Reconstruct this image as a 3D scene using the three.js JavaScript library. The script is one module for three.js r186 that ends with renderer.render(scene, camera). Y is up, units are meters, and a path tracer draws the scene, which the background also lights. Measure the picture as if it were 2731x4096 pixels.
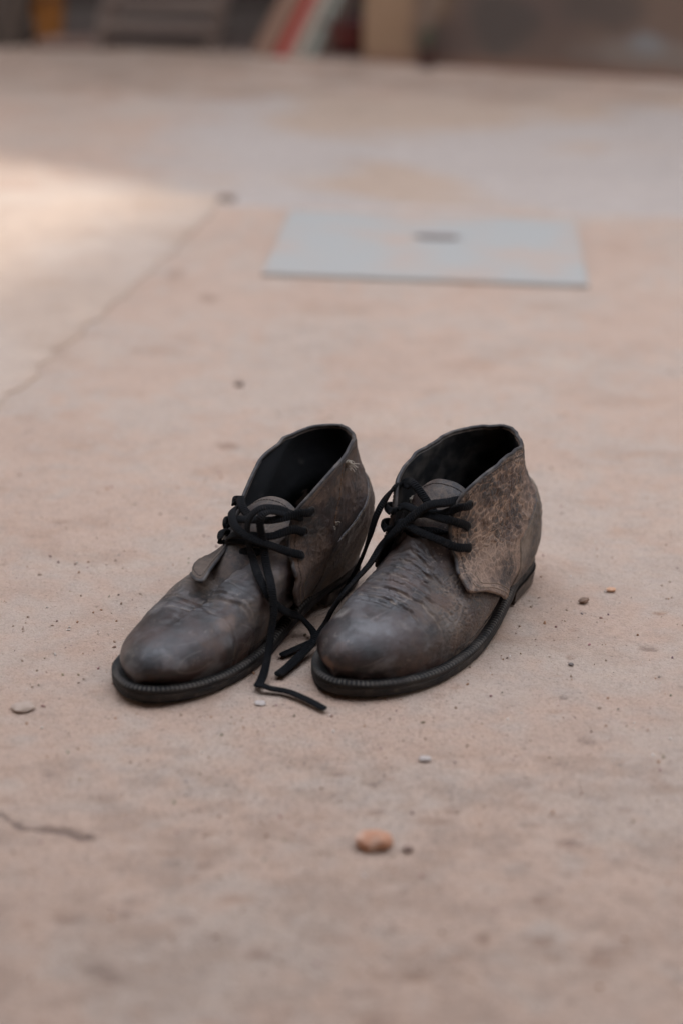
import * as THREE from 'three';
import { ImprovedNoise } from 'three/addons/math/ImprovedNoise.js';
import { mergeGeometries } from 'three/addons/utils/BufferGeometryUtils.js';
import { TessellateModifier } from 'three/addons/modifiers/TessellateModifier.js';
import { RoundedBoxGeometry } from 'three/addons/geometries/RoundedBoxGeometry.js';

// ---------------------------------------------------------------- camera, sky, sun, exposure
const scene = new THREE.Scene();
const camera = new THREE.PerspectiveCamera(30.6, 682 / 1024, 0.05, 300);
camera.position.set(0, 0.68, 0);
camera.rotation.order = 'YXZ';
camera.rotation.set(-21.3 * Math.PI / 180, 0, 1.2 * Math.PI / 180);
camera.focus = 1.60;
camera.userData.fStop = 2.5;
scene.add(camera);

const renderer = new THREE.WebGLRenderer({ antialias: true });
renderer.setSize(682, 1024);
renderer.toneMapping = THREE.LinearToneMapping;
renderer.toneMappingExposure = 2.2;
renderer.shadowMap.enabled = true;

const SUN_DIR = new THREE.Vector3(-0.80, 0.62, -0.28).normalize();
function makeSky() {                                     // pale hazy sky, a little brighter overhead and towards the sun
  const w = 256, h = 128, d = new Float32Array(w * h * 4);
  for (let j = 0; j < h; j++) for (let i = 0; i < w; i++) {
    const el = ((j + 0.5) / h - 0.5) * Math.PI, az = ((i + 0.5) / w) * 2 * Math.PI;
    const v = new THREE.Vector3(-Math.cos(el) * Math.cos(az), Math.sin(el), -Math.cos(el) * Math.sin(az));
    const up = Math.max(0, Math.sin(el)), s = Math.max(0, v.dot(SUN_DIR));
    const k = 0.40 + 1.08 * up * up + 0.4 * Math.pow(s, 5);
    const o = (j * w + i) * 4;
    d[o] = k * (1.04 - 0.155 * up); d[o + 1] = k * (0.965 + 0.0 * up); d[o + 2] = k * (0.90 + 0.235 * up); d[o + 3] = 1;
  }
  const t = new THREE.DataTexture(d, w, h, THREE.RGBAFormat, THREE.FloatType);
  t.mapping = THREE.EquirectangularReflectionMapping; t.magFilter = THREE.LinearFilter; t.needsUpdate = true;
  return t;
}
scene.background = makeSky();
scene.environment = scene.background;
const sun = new THREE.DirectionalLight(new THREE.Color(1, 0.95, 0.88), 2.0);
sun.position.copy(SUN_DIR).multiplyScalar(12).add(new THREE.Vector3(0, 0, -2.5));
sun.target.position.set(0, 0, -2.5);
sun.castShadow = true; sun.shadow.radius = 7;
sun.shadow.mapSize.set(2048, 2048);
Object.assign(sun.shadow.camera, { left: -8, right: 8, top: 8, bottom: -8, near: 0.5, far: 40 });
scene.add(sun, sun.target);

// ---------------------------------------------------------------- helpers
const noise = new ImprovedNoise(), N = (x, y, z) => noise.noise(x, y, z);
const clamp = (x, a = 0, b = 1) => Math.min(b, Math.max(a, x)), lerp = (a, b, t) => a + (b - a) * t;
const smooth = (a, b, x) => { const t = clamp((x - a) / (b - a)); return t * t * (3 - 2 * t); };
const fbm = (x, y, z, n = 4) => { let s = 0, a = 0.5; for (let i = 0; i < n; i++) { s += a * N(x, y, z); x = x * 2.03 + 7.1; y = y * 2.03 + 3.7; z = z * 2.03 + 1.9; a *= 0.5; } return s; };
function rng(seed) { let s = seed >>> 0; return () => { s = (s + 0x6D2B79F5) >>> 0; let t = Math.imul(s ^ (s >>> 15), 1 | s); t = (t + Math.imul(t ^ (t >>> 7), 61 | t)) ^ t; return ((t ^ (t >>> 14)) >>> 0) / 4294967296; }; }
const hash3 = (i, j, k) => { let h = Math.imul(i, 374761393) ^ Math.imul(j, 668265263) ^ Math.imul(k, 2147483647 - 5831); h = Math.imul(h ^ (h >>> 13), 1274126177); h ^= h >>> 16; return h >>> 0; };
function worley(x, y, z) {                               // distances to the nearest and second nearest cell centre
  const xi = Math.floor(x), yi = Math.floor(y), zi = Math.floor(z); let f1 = 9, f2 = 9, id = 0;
  for (let a = -1; a <= 1; a++) for (let b = -1; b <= 1; b++) for (let c = -1; c <= 1; c++) {
    const h = hash3(xi + a, yi + b, zi + c);
    const dx = xi + a + (h & 1023) / 1023 - x, dy = yi + b + ((h >> 10) & 1023) / 1023 - y, dz = zi + c + ((h >> 20) & 1023) / 1023 - z;
    const d = Math.sqrt(dx * dx + dy * dy + dz * dz);
    if (d < f1) { f2 = f1; f1 = d; id = h; } else if (d < f2) f2 = d;
  }
  return [f1, f2, id];
}
const V = (x, y, z) => new THREE.Vector3(x, y, z);
const names = {};
function numbered(n) { if (!(n in names)) { names[n] = 0; return n; } return n + '_' + String(++names[n]).padStart(3, '0'); }
function tag(o, label, category, group) { o.userData.label = label; o.userData.category = category; if (group) o.userData.group = group; return o; }
function shadows(m) { m.castShadow = m.receiveShadow = true; return m; }
function obj(name, geo, mat, parent) {
  const m = shadows(new THREE.Mesh(Array.isArray(geo) ? mergeGeometries(geo) : geo, mat));
  m.name = parent ? name : numbered(name); (parent || scene).add(m); return m;
}
function thing(name, x, y, z, label, category, group) {
  const g = new THREE.Group(); g.name = numbered(name); g.position.set(x, y, z); scene.add(g); return tag(g, label, category, group);
}
function struct(name, geo, mat) { const m = obj(name, geo, mat); m.userData.kind = 'structure'; return m; }
// a grid of nu x nv points from fn(i, j) -> [x, y, z, r, g, b, (value for a map)]
function gridGeo(nu, nv, fn, flip = false, metres = null) {
  const pos = new Float32Array(nu * nv * 3), col = new Float32Array(nu * nv * 3), uv = new Float32Array(nu * nv * 2), uv1 = new Float32Array(nu * nv * 2), val = new Float32Array(nu * nv);
  for (let j = 0; j < nv; j++) for (let i = 0; i < nu; i++) {
    const q = fn(i / (nu - 1), j / (nv - 1)), o = j * nu + i;
    pos.set([q[0], q[1], q[2]], o * 3); col.set([q[3] ?? 1, q[4] ?? 1, q[5] ?? 1], o * 3); val[o] = q[6] ?? 0;
    uv.set([(i + 0.5) / nu, (j + 0.5) / nv], o * 2);
    uv1.set(metres ? [i / (nu - 1) * metres[0], j / (nv - 1) * metres[1]] : [q[0], q[2]], o * 2);
  }
  const idx = new Uint32Array((nu - 1) * (nv - 1) * 6); let k = 0;
  for (let j = 0; j < nv - 1; j++) for (let i = 0; i < nu - 1; i++) {
    const a = j * nu + i, b = a + 1, c = a + nu, d = c + 1;
    if (flip) { idx[k++] = a; idx[k++] = c; idx[k++] = b; idx[k++] = b; idx[k++] = c; idx[k++] = d; } else { idx[k++] = a; idx[k++] = b; idx[k++] = c; idx[k++] = b; idx[k++] = d; idx[k++] = c; }
  }
  const g = new THREE.BufferGeometry();
  g.setAttribute('position', new THREE.BufferAttribute(pos, 3)); g.setAttribute('color', new THREE.BufferAttribute(col, 3));
  g.setAttribute('uv', new THREE.BufferAttribute(uv, 2)); g.setAttribute('uv1', new THREE.BufferAttribute(uv1, 2));
  g.setIndex(new THREE.BufferAttribute(idx, 1)); g.computeVertexNormals();
  g.userData = { val, nu, nv };
  return g;
}
function valueMap(g) {                                   // the grid's seventh value as a map
  const { val, nu, nv } = g.userData, d = new Uint8Array(nu * nv * 4);
  for (let i = 0; i < nu * nv; i++) { const c = clamp(val[i]) * 255; d.set([c, c, c, 255], i * 4); }
  const t = new THREE.DataTexture(d, nu, nv); t.magFilter = THREE.LinearFilter; t.needsUpdate = true; return t;
}
function tileMap(size, fn, srgb = false, rep = 1) {      // fn(u, v) with u, v in [0, 1) -> grey or [r, g, b], 0..1
  const d = new Uint8Array(size * size * 4);
  for (let j = 0; j < size; j++) for (let i = 0; i < size; i++) { let c = fn(i / size, j / size); if (typeof c === 'number') c = [c, c, c]; d.set([clamp(c[0]) * 255, clamp(c[1]) * 255, clamp(c[2]) * 255, 255], (j * size + i) * 4); }
  const t = new THREE.DataTexture(d, size, size); t.wrapS = t.wrapT = THREE.RepeatWrapping; t.magFilter = THREE.LinearFilter; t.repeat.set(rep, rep);
  if (srgb) t.colorSpace = THREE.SRGBColorSpace; t.needsUpdate = true; return t;
}
// periodic noise: a torus in two of the noise's axes
const tileN = (u, v, f, s) => { const x = u * f, y = v * f, a = N(x, y, s), b = N(x - f, y, s), c = N(x, y - f, s), d = N(x - f, y - f, s); return lerp(lerp(a, b, u), lerp(c, d, u), v) * 1.25; };
const std = (o) => new THREE.MeshStandardMaterial(o), phys = (o) => new THREE.MeshPhysicalMaterial(o);
const rgb = (r, g, b) => new THREE.Color().setRGB(r, g, b);

// ---------------------------------------------------------------- ground
const WARM = [0.442, 0.314, 0.238], COOL = [0.428, 0.328, 0.260], RUST = [0.34, 0.205, 0.135], DARK = [0.13, 0.088, 0.07], PALE = [0.47, 0.37, 0.292];
const mix3 = (a, b, t) => [lerp(a[0], b[0], t), lerp(a[1], b[1], t), lerp(a[2], b[2], t)];
const CRACK = [[-0.1700, -1.1200], [-0.1735, -1.1192], [-0.1785, -1.1238], [-0.1830, -1.1262], [-0.1920, -1.1257], [-0.2040, -1.1270], [-0.2090, -1.1256], [-0.2160, -1.1272], [-0.2240, -1.1335], [-0.2340, -1.1450], [-0.2500, -1.1560]];
function segDist(px, pz, L) {
  let best = 9, at = 0;
  for (let i = 0; i < L.length - 1; i++) {
    const [ax, az] = L[i], [bx, bz] = L[i + 1], dx = bx - ax, dz = bz - az, t = clamp(((px - ax) * dx + (pz - az) * dz) / (dx * dx + dz * dz));
    const d = Math.hypot(px - ax - t * dx, pz - az - t * dz); if (d < best) { best = d; at = i + t; }
  }
  return [best, at];
}
// dents and stains seen on the ground: [x, z, radius x, radius z, depth, darkness, rust]
const SPOTS = [];
{
  const r = rng(11);
  const seen = [[-0.248, -2.707, .016, .03, .5], [-0.193, -2.566, .016, .022, .5], [-0.125, -1.939, .014, .012, .7], [-0.305, -1.478, .012, .009, .5], [0.283, -1.515, .006, .005, .8], [0.193, -1.42, .004, .004, .7], [0.18, -1.345, .004, .004, .7],
    [0.094, -1.006, .006, .006, .7], [0.132, -1.006, .009, .007, .6], [0.134, -1.052, .006, .005, .6], [-0.045, -0.985, .010, .006, .7], [0.075, -0.985, .006, .004, .6], [-0.17, -1.02, .010, .006, .6], [0.05, -0.965, .012, .005, .5], [0.165, -0.985, .010, .006, .6], [-0.14, -0.965, .012, .006, .4], [-0.21, -1.205, .005, .004, .5], [0.262, -1.44, .009, .005, .7]];
  for (const [x, z, rx, rz, k] of seen) SPOTS.push([x, z, rx, rz, 0.0012, k, r()]);
  for (let i = 0; i < 330; i++) { const z = -0.9 - 1.5 * Math.pow(r(), 1.3), s = 0.0012 + 0.0048 * Math.pow(r(), 3); SPOTS.push([(r() - 0.5) * 0.62 * (-z), z, s * (1 + r()), s, 0.0006, 0.2 + 0.32 * r(), r()]); }
  for (let i = 0; i < 60; i++) { const z = -0.88 - 0.3 * r(), s = 0.003 + 0.007 * Math.pow(r(), 2); SPOTS.push([(r() - 0.5) * 0.62 * (-z), z, s * (1 + r()), s * 0.7, 0.001, 0.2 + 0.35 * r(), r()]); }
}
const bins = new Map();
for (const s of SPOTS) for (let i = Math.floor((s[0] - 3 * s[2]) * 20); i <= (s[0] + 3 * s[2]) * 20; i++) for (let j = Math.floor((s[1] - 3 * s[3]) * 20); j <= (s[1] + 3 * s[3]) * 20; j++) { const k = i + ',' + j; if (!bins.has(k)) bins.set(k, []); bins.get(k).push(s); }
function groundAt(x, z) {
  const far = smooth(4, 14, Math.hypot(x, z));
  let y = 0.0016 * fbm(x * 5, 0.3, z * 5, 3) + 0.0007 * fbm(x * 60, 1.3, z * 60, 2);
  y -= 0.0006;
  let c = mix3(WARM, COOL, smooth(-0.16, 0.22, fbm(x * 6 + 3, 2.1, z * 6, 4) + 0.35 * N(x * 40, 3, z * 40)));
  c = mix3(c, PALE, 0.5 * smooth(0.1, 0.4, fbm(x * 3.1 - 5, 8.1, z * 4.2, 4)));
  c = mix3(c, RUST, 0.32 * smooth(0.12, 0.42, fbm(x * 9 + 11, 4.7, z * 11, 5)));
  c = mix3(c, [0.255, 0.175, 0.125], 0.5 * smooth(0.0, 0.14, 0.5 * fbm(x * 3.2, 9, z * 5.2, 5) + 0.10 * N(x * 19, 4, z * 26) + (z < -4.3 ? 0.08 : -0.4)));
  if (z > -1.25) c = mix3(c, [0.27, 0.185, 0.135], 0.34 * smooth(0.0, 0.22, fbm(x * 24 + 2, 6.3, z * 34, 6) + 0.12 * N(x * 90, 3, z * 110) + 0.03));
  const b = bins.get(Math.floor(x * 20) + ',' + Math.floor(z * 20));
  if (b) for (const [sx, sz, rx, rz, dep, k, ru] of b) {
    const wob = 0.45 * N(x * 260, sx * 90, z * 260), d = Math.hypot((x - sx) / rx, (z - sz) / rz) + wob, m = 1 - smooth(0.55, 1.15, d);
    if (m > 0) { c = mix3(c, mix3(DARK, RUST, ru), m * k); y -= dep * m; }
  }
  if (z > -1.3 && x < 0) {
    const [d, at] = segDist(x + 0.003 * N(x * 80, 2, z * 80), z + 0.004 * N(x * 60, 5, z * 60), CRACK), w = at > 8 ? 0.0014 : at > 6.5 ? 0.0026 : at > 5 ? 0.0016 : 0.0040, m = 1 - smooth(w * 0.5, w * 1.7, d);
    c = mix3(c, DARK, 0.7 * m); y -= 0.003 * m;
  }
  return [x, y, z, ...mix3(c, WARM, far * 0.6)];
}
function axis(stops) { const out = []; for (let i = 0; i < stops.length - 1; i++) { const [a, n] = stops[i], b = stops[i + 1][0]; for (let k = 0; k < n; k++) out.push(a + (b - a) * k / n); } out.push(stops[stops.length - 1][0]); return out; }
const groundGrain = tileMap(1024, (u, v) => 0.5 + 0.30 * tileN(u, v, 24, 1) + 0.28 * tileN(u, v, 70, 2) + 0.35 * tileN(u, v, 190, 3));
const groundTint = tileMap(2048, (u, v) => {
  const g = 0.93 + 0.10 * tileN(u, v, 14, 4) + 0.10 * tileN(u, v, 55, 5) + 0.20 * tileN(u, v, 160, 6) + 0.28 * tileN(u, v, 420, 9);
  const w = 0.035 * tileN(u, v, 38, 7), sp = smooth(0.36, 0.5, tileN(u, v, 210, 8)) * 0.30;
  return [g + w - sp, g - sp, g - w - sp];
});
groundTint.channel = 1; groundTint.repeat.set(1.7, 1.7); groundGrain.channel = 1; groundGrain.repeat.set(3.1, 3.1);
const groundMat = std({ vertexColors: true, map: groundTint, bumpMap: groundGrain, bumpScale: 0.0017, roughness: 0.93 });
{
  const xs = axis([[-90, 10], [-12, 12], [-2.5, 30], [-0.62, 360], [0.62, 30], [2.5, 12], [12, 10], [90, 0]]);
  const zs = axis([[-120, 14], [-12, 16], [-5, 50], [-2.6, 130], [-1.8, 170], [-1.165, 55], [-1.095, 60], [-0.86, 40], [0.2, 12], [12, 8], [90, 0]]);
  const g = gridGeo(xs.length, zs.length, (a, b) => groundAt(xs[Math.round(a * (xs.length - 1))], zs[Math.round(b * (zs.length - 1))]), true);
  struct('ground', g, groundMat);
}
// paved slab to the left, one finger-width higher, and the pale concrete apron beyond the cover
const EDGE = [[-0.211, -3.221], [-0.255, -2.93], [-0.292, -2.69], [-0.328, -2.469], [-0.347, -2.36], [-0.367, -2.259], [-0.397, -2.055], [-0.45, -1.7], [-0.52, -1.2], [-0.62, -0.3], [-0.7, 0.6]];
function edgeX(z) { for (let i = 0; i < EDGE.length - 1; i++) if (z <= EDGE[i + 1][1]) { const t = (z - EDGE[i][1]) / (EDGE[i + 1][1] - EDGE[i][1]); return lerp(EDGE[i][0], EDGE[i + 1][0], t) + 0.011 * N(z * 9, 1, 4) + 0.012 * N(z * 26, 3, 4) + 0.005 * N(z * 80, 3, 9); } return -0.7; }
{
  const g = gridGeo(60, 420, (a, b) => {
    const z = lerp(-3.24, 0.6, Math.pow(b, 1.35)), ex = edgeX(z), t = Math.pow(1 - a, 2.2), x = a > 0.999 ? ex + 0.004 : ex - 1.9 * t;
    const q = groundAt(x * 1.0, z), edge = smooth(0, 0.012, ex - x + 0.004);
    const c = mix3(mix3([0.46, 0.345, 0.265], [0.48, 0.375, 0.30], smooth(-0.1, 0.3, fbm(x * 5, 6, z * 3, 3))), [0.42, 0.30, 0.22], 0.55 * smooth(0.05, 0.3, fbm(x * 8, 16, z * 8, 3)));
    return [x, a > 0.999 ? -0.004 : 0.0060 * (0.35 + 0.65 * edge) + q[1] * 0.6, z, ...c];
  }, true);
  struct('paved_slab', g, groundMat);
}
{
  const g = gridGeo(220, 150, (a, b) => {
    const x = lerp(-0.62, 2.6, a), front = -3.165 + 0.02 * N(x * 6, 2, 2) + 0.012 * N(x * 22, 5, 2) + 0.028 * x, back = -4.45 + 0.25 * N(x * 1.7, 4, 1);
    const z = b > 0.999 ? front + 0.003 : lerp(back, front, b), q = groundAt(x, z);
    const dusty = smooth(-0.05, 0.22, fbm(x * 2.3 + 4, 1.7, z * 3.1, 4) + 0.25 * smooth(-3.9, -4.5, z) - 0.05);
    const rim = Math.min(1, smooth(0, 0.16, b * 1.2 + 0.25 * fbm(x * 3, 2, z * 4, 4)) * smooth(0, 0.12, a + 0.16 * fbm(x * 4, 5, z * 3, 4) - 0.02)), c = mix3(q.slice(3), mix3([0.425, 0.362, 0.318], [0.425, 0.315, 0.236], dusty), 0.9 * rim);
    return [x, b > 0.999 || b < 0.001 ? -0.004 : 0.0042 + q[1] * 0.4, z, ...c];
  }, true);
  struct('concrete_apron', g, groundMat);
}

// ---------------------------------------------------------------- boots
// Local frame of a boot: z from heel to toe, y up, x to the outer side (mirrored for the other foot).
const solesBottom = (z) => z < 0.082 ? lerp(0.0165, 0.0125, clamp(z / 0.082)) : z < 0.21 ? 0.0125 * (1 - smooth(0.07, 0.205, z)) + 0.0003 : 0.0003 + 0.0036 * Math.pow(clamp((z - 0.235) / 0.09), 1.7);
const EDGE_T = 0.0122;
const feather = (z) => solesBottom(z) + EDGE_T - 0.0006;
const OUTLINE_LAT = [[0.005, 0.018], [0.02, 0.031], [0.047, 0.0375], [0.075, 0.041], [0.106, 0.049], [0.152, 0.0595], [0.21, 0.0655], [0.255, 0.0615], [0.289, 0.0485], [0.312, 0.0295], [0.3215, 0.0135]];
const OUTLINE_MED = [[0.005, -0.018], [0.02, -0.030], [0.05, -0.0345], [0.09, -0.0335], [0.13, -0.035], [0.17, -0.041], [0.21, -0.0475], [0.25, -0.048], [0.28, -0.042], [0.30, -0.033], [0.313, -0.0225], [0.3215, -0.011]];
const RINGS = [
  { B: [0.006, 0], F: [0.3165, 0], lat: OUTLINE_LAT.map(([z, x]) => [0.162 + (z - 0.162) * 0.952, x - (z > 0.09 ? 0.0080 : 0.0030)]), med: OUTLINE_MED.map(([z, x]) => [0.162 + (z - 0.162) * 0.952, x + (z > 0.09 ? 0.0078 : 0.0030)]) },
  { B: [-0.001, 0.046], F: [0.3185, 0.0295], lat: [[0.008, 0.020], [0.03, 0.034], [0.07, 0.041], [0.11, 0.0485], [0.16, 0.0570], [0.21, 0.0600], [0.25, 0.0550], [0.28, 0.0440], [0.303, 0.029], [0.3145, 0.0145]], med: [[0.008, -0.019], [0.03, -0.032], [0.07, -0.036], [0.11, -0.0375], [0.16, -0.041], [0.21, -0.0455], [0.25, -0.0445], [0.28, -0.0375], [0.303, -0.026], [0.3145, -0.0125]] },
  { B: [0.000, 0.066], F: [0.3095, 0.0435], lat: [[0.008, 0.019], [0.03, 0.033], [0.07, 0.0395], [0.11, 0.0450], [0.17, 0.0520], [0.22, 0.0515], [0.26, 0.0425], [0.286, 0.0300], [0.302, 0.0165]], med: [[0.008, -0.018], [0.03, -0.031], [0.07, -0.035], [0.11, -0.0375], [0.17, -0.0405], [0.22, -0.041], [0.26, -0.0355], [0.286, -0.0265], [0.302, -0.0145]] },
  { B: [0.0035, 0.080], F: [0.285, 0.0530], lat: [[0.011, 0.018], [0.03, 0.031], [0.06, 0.037], [0.1, 0.0405], [0.15, 0.0440], [0.19, 0.0430], [0.23, 0.0365], [0.26, 0.0255], [0.277, 0.0130]], med: [[0.011, -0.017], [0.03, -0.029], [0.06, -0.034], [0.1, -0.036], [0.15, -0.0375], [0.19, -0.0375], [0.23, -0.033], [0.26, -0.0235], [0.277, -0.012]] },
  { B: [0.0085, 0.092], F: [0.253, 0.0595], lat: [[0.016, 0.016], [0.033, 0.0285], [0.055, 0.0345], [0.09, 0.0370], [0.13, 0.0385], [0.17, 0.0380], [0.2, 0.0335], [0.227, 0.0245], [0.245, 0.0130]], med: [[0.016, -0.015], [0.033, -0.027], [0.055, -0.0325], [0.09, -0.0345], [0.13, -0.0355], [0.17, -0.035], [0.2, -0.0315], [0.227, -0.0235], [0.245, -0.0125]] },
  { B: [0.0160, 0.104], F: [0.2225, 0.0690], lat: [[0.0245, 0.015], [0.047, 0.0285], [0.07, 0.0335], [0.11, 0.0360], [0.15, 0.0355], [0.18, 0.0320], [0.2, 0.0255], [0.215, 0.0145]], med: [[0.0245, -0.0145], [0.047, -0.0275], [0.07, -0.032], [0.11, -0.034], [0.15, -0.034], [0.18, -0.031], [0.2, -0.025], [0.215, -0.014]] },
  { B: [0.0240, 0.117], F: [0.2010, 0.0810], lat: [[0.0325, 0.015], [0.054, 0.0275], [0.08, 0.0340], [0.12, 0.0360], [0.155, 0.0340], [0.178, 0.0285], [0.193, 0.0175]], med: [[0.0325, -0.0145], [0.054, -0.0265], [0.08, -0.033], [0.12, -0.0345], [0.155, -0.033], [0.178, -0.028], [0.193, -0.017]] },
  { B: [0.0325, 0.132], F: [0.1880, 0.1080], lat: [[0.0405, 0.015], [0.059, 0.0275], [0.08, 0.0345], [0.115, 0.0370], [0.148, 0.0345], [0.17, 0.0280], [0.183, 0.0175]], med: [[0.0405, -0.0145], [0.059, -0.0265], [0.08, -0.0335], [0.115, -0.0355], [0.148, -0.0335], [0.17, -0.0275], [0.183, -0.017]] },
  { B: [0.0410, 0.1475], F: [0.1840, 0.1385], lat: [[0.049, 0.0155], [0.066, 0.0285], [0.083, 0.0360], [0.115, 0.0385], [0.147, 0.0355], [0.168, 0.0285], [0.18, 0.0175]], med: [[0.049, -0.015], [0.066, -0.0275], [0.083, -0.035], [0.115, -0.037], [0.147, -0.0345], [0.168, -0.028], [0.18, -0.017]] },
];
const RM = 160;
const RINGPTS = RINGS.map(({ B, F, lat, med }, k) => {
  const half = (pts, other) => {
    const c = new THREE.CatmullRomCurve3([V(other[0][1], 0, other[0][0]), V(0, 0, B[0]), ...pts.map(([z, x]) => V(x, 0, z)), V(0, 0, F[0]), V(other[other.length - 1][1], 0, other[other.length - 1][0])], false, 'centripetal');
    c.arcLengthDivisions = 1200; const all = c.getSpacedPoints(2400), i0 = all.findIndex((p) => Math.hypot(p.x, p.z - B[0]) < 0.0006), out = [];
    let i1 = all.length - 1; while (Math.hypot(all[i1].x, all[i1].z - F[0]) > 0.0006) i1--;
    for (let i = 0; i <= RM; i++) { const f = lerp(i0, i1, i / RM), a = Math.floor(f), q = all[a].clone().lerp(all[Math.min(a + 1, all.length - 1)], f - a); out.push(q); }
    return out;
  };
  const L = half(lat, med), M = half(med, lat), ring = [];
  for (let i = 0; i < RM; i++) ring.push(L[i]);
  for (let i = 0; i < RM; i++) ring.push(M[RM - i]);
  for (const p of ring) p.y = k === 0 ? feather(p.z) : lerp(B[1], F[1], (p.z - B[0]) / (F[0] - B[0]));
  return ring;
});
const cr = (a, b, c, d, t) => 0.5 * (2 * b + (c - a) * t + (2 * a - 5 * b + 4 * c - d) * t * t + (3 * b - a - 3 * c + d) * t * t * t);
function ringAt(k, t) {
  const R = RINGPTS[k], n = 2 * RM; t = ((t % n) + n) % n; const i = Math.floor(t), f = t - i, g = (j) => R[(i + j + n) % n], a = g(-1), b = g(0), c = g(1), d = g(2);
  return [cr(a.x, b.x, c.x, d.x, f), cr(a.y, b.y, c.y, d.y, f), cr(a.z, b.z, c.z, d.z, f)];
}
function form(w, k) {                                     // w: 0 at the back of the heel, +1 round the outer side to the front, -1 round the inner side
  const t = w * RM, last = RINGS.length - 1; k = Math.max(0, k); const i = Math.min(Math.floor(k), last - 1), f = k - i;
  const P = [Math.max(i - 1, 0), i, i + 1, Math.min(i + 2, last)].map((j) => ringAt(j, t));
  if (i === 0) for (let c = 0; c < 3; c++) P[0][c] = 2 * P[1][c] - P[2][c];
  if (i + 2 > last) for (let c = 0; c < 3; c++) P[3][c] = 2 * P[2][c] - P[1][c];
  return [0, 1, 2].map((c) => cr(P[0][c], P[1][c], P[2][c], P[3][c], f));
}

const leatherGrain = tileMap(512, (u, v) => {
  const x = u * 46, y = v * 46; let f1 = 9, f2 = 9;
  for (let a = -1; a <= 1; a++) for (let b = -1; b <= 1; b++) { const i = Math.floor(x) + a, j = Math.floor(y) + b, h = hash3((i + 46) % 46, (j + 46) % 46, 5), d = Math.hypot(i + (h & 1023) / 1023 - x, j + ((h >> 10) & 1023) / 1023 - y); if (d < f1) { f2 = f1; f1 = d; } else if (d < f2) f2 = d; }
  return 0.25 + 0.75 * smooth(0, 0.4, f2 - f1) * (0.8 + 0.3 * tileN(u, v, 40, 3));
});
leatherGrain.channel = 1; leatherGrain.repeat.set(16, 16);
const laceKnit = tileMap(128, (u, v) => 0.5 + 0.5 * Math.sin((u * 8 + 0.25 * Math.sin(v * 12.566)) * 6.283) * (0.6 + 0.4 * Math.sin(v * 4 * 6.283)));
laceKnit.channel = 1;
const laceMat = phys({ vertexColors: true, roughness: 0.9, specularIntensity: 0.35, bumpMap: laceKnit, bumpScale: 0.0007 });
const threadMat = std({ color: rgb(0.23, 0.17, 0.12), roughness: 0.9 });
const darkThreadMat = std({ color: rgb(0.05, 0.04, 0.033), roughness: 0.9 });
const soleMat = phys({ vertexColors: true, roughness: 0.7, specularIntensity: 0.6, bumpMap: leatherGrain, bumpScale: 0.0002 });
const liningMat = phys({ vertexColors: true, roughness: 0.9, specularIntensity: 0.4, bumpMap: leatherGrain, bumpScale: 0.0003 });
const seamThreadMat = std({ color: rgb(0.22, 0.125, 0.07), roughness: 0.9 }), frayMat = std({ color: rgb(0.42, 0.36, 0.29), roughness: 1 });
const eyeletMat = std({ color: rgb(0.03, 0.025, 0.022), roughness: 0.6 });
const leatherMat = (geo, bump = 0.00035) => phys({ ior: 1.58, vertexColors: true, roughness: 1, roughnessMap: valueMap(geo), bumpMap: leatherGrain, bumpScale: bump });

const LEATHER = [0.0085, 0.0055, 0.0053], LEATHER2 = [0.034, 0.0155, 0.0115], DUST = [0.150, 0.110, 0.083], SCUFF = [0.095, 0.086, 0.085];

function flatTube(points, ups, w, h, seg, parent, name, mat, tint = [0.0042, 0.0046, 0.0056], cap = true) {   // a flat woven lace along a curve
  const curve = new THREE.CatmullRomCurve3(points, false, 'centripetal'), n = seg, rad = 14, C = curve.getSpacedPoints(n), pts = [];
  const upc = new THREE.CatmullRomCurve3(ups, false, 'centripetal'), len = curve.getLength();
  let lastSide = null;
  const frames = C.map((p, i) => {
    const t = C[Math.min(i + 1, n)].clone().sub(C[Math.max(i - 1, 0)]).normalize();
    const u = curve.getUtoTmapping(i / n), up = upc.getPoint(u).normalize();
    let side = V().crossVectors(t, up); if (side.lengthSq() < 0.02 && lastSide) side = lastSide.clone(); side.addScaledVector(t, -side.dot(t)).normalize();
    if (lastSide) side.lerp(lastSide, 0.5).addScaledVector(t, -side.dot(t)).normalize();
    lastSide = side; return [p, side, V().crossVectors(side, t).normalize()];
  });
  const g = gridGeo(n + 1, rad + 1, (a, b) => {
    const i = Math.round(a * n), [p, s, u] = frames[i], an = b * 2 * Math.PI, e = cap ? Math.sqrt(clamp(Math.min(i, n - i) / (0.6 * h / len * n) + 0.12)) : 1;
    const wob = 1 + 0.07 * N(i * 0.11, 3, p.x * 50), ca = Math.cos(an), sa = Math.sin(an), sx = Math.sign(ca) * Math.pow(Math.abs(ca), 0.8) * w / 2 * e * wob, sy = Math.sign(sa) * Math.pow(Math.abs(sa), 0.9) * h / 2 * e;
    const q = p.clone().addScaledVector(s, sx).addScaledVector(u, sy);
    const d = smooth(0.05, 0.4, fbm(q.x * 160, q.y * 160, q.z * 160, 3)) * 0.28, edge = Math.pow(Math.abs(ca), 14) * 0.45 * (0.5 + 0.5 * N(i * 0.3, 1, 1));
    return [q.x, q.y, q.z, ...mix3(mix3(tint, [0.026, 0.021, 0.018], d), [0.05, 0.037, 0.027], edge)];
  }, false, [len / 0.016, 1]);
  return obj(name, g, mat, parent);
}

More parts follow.
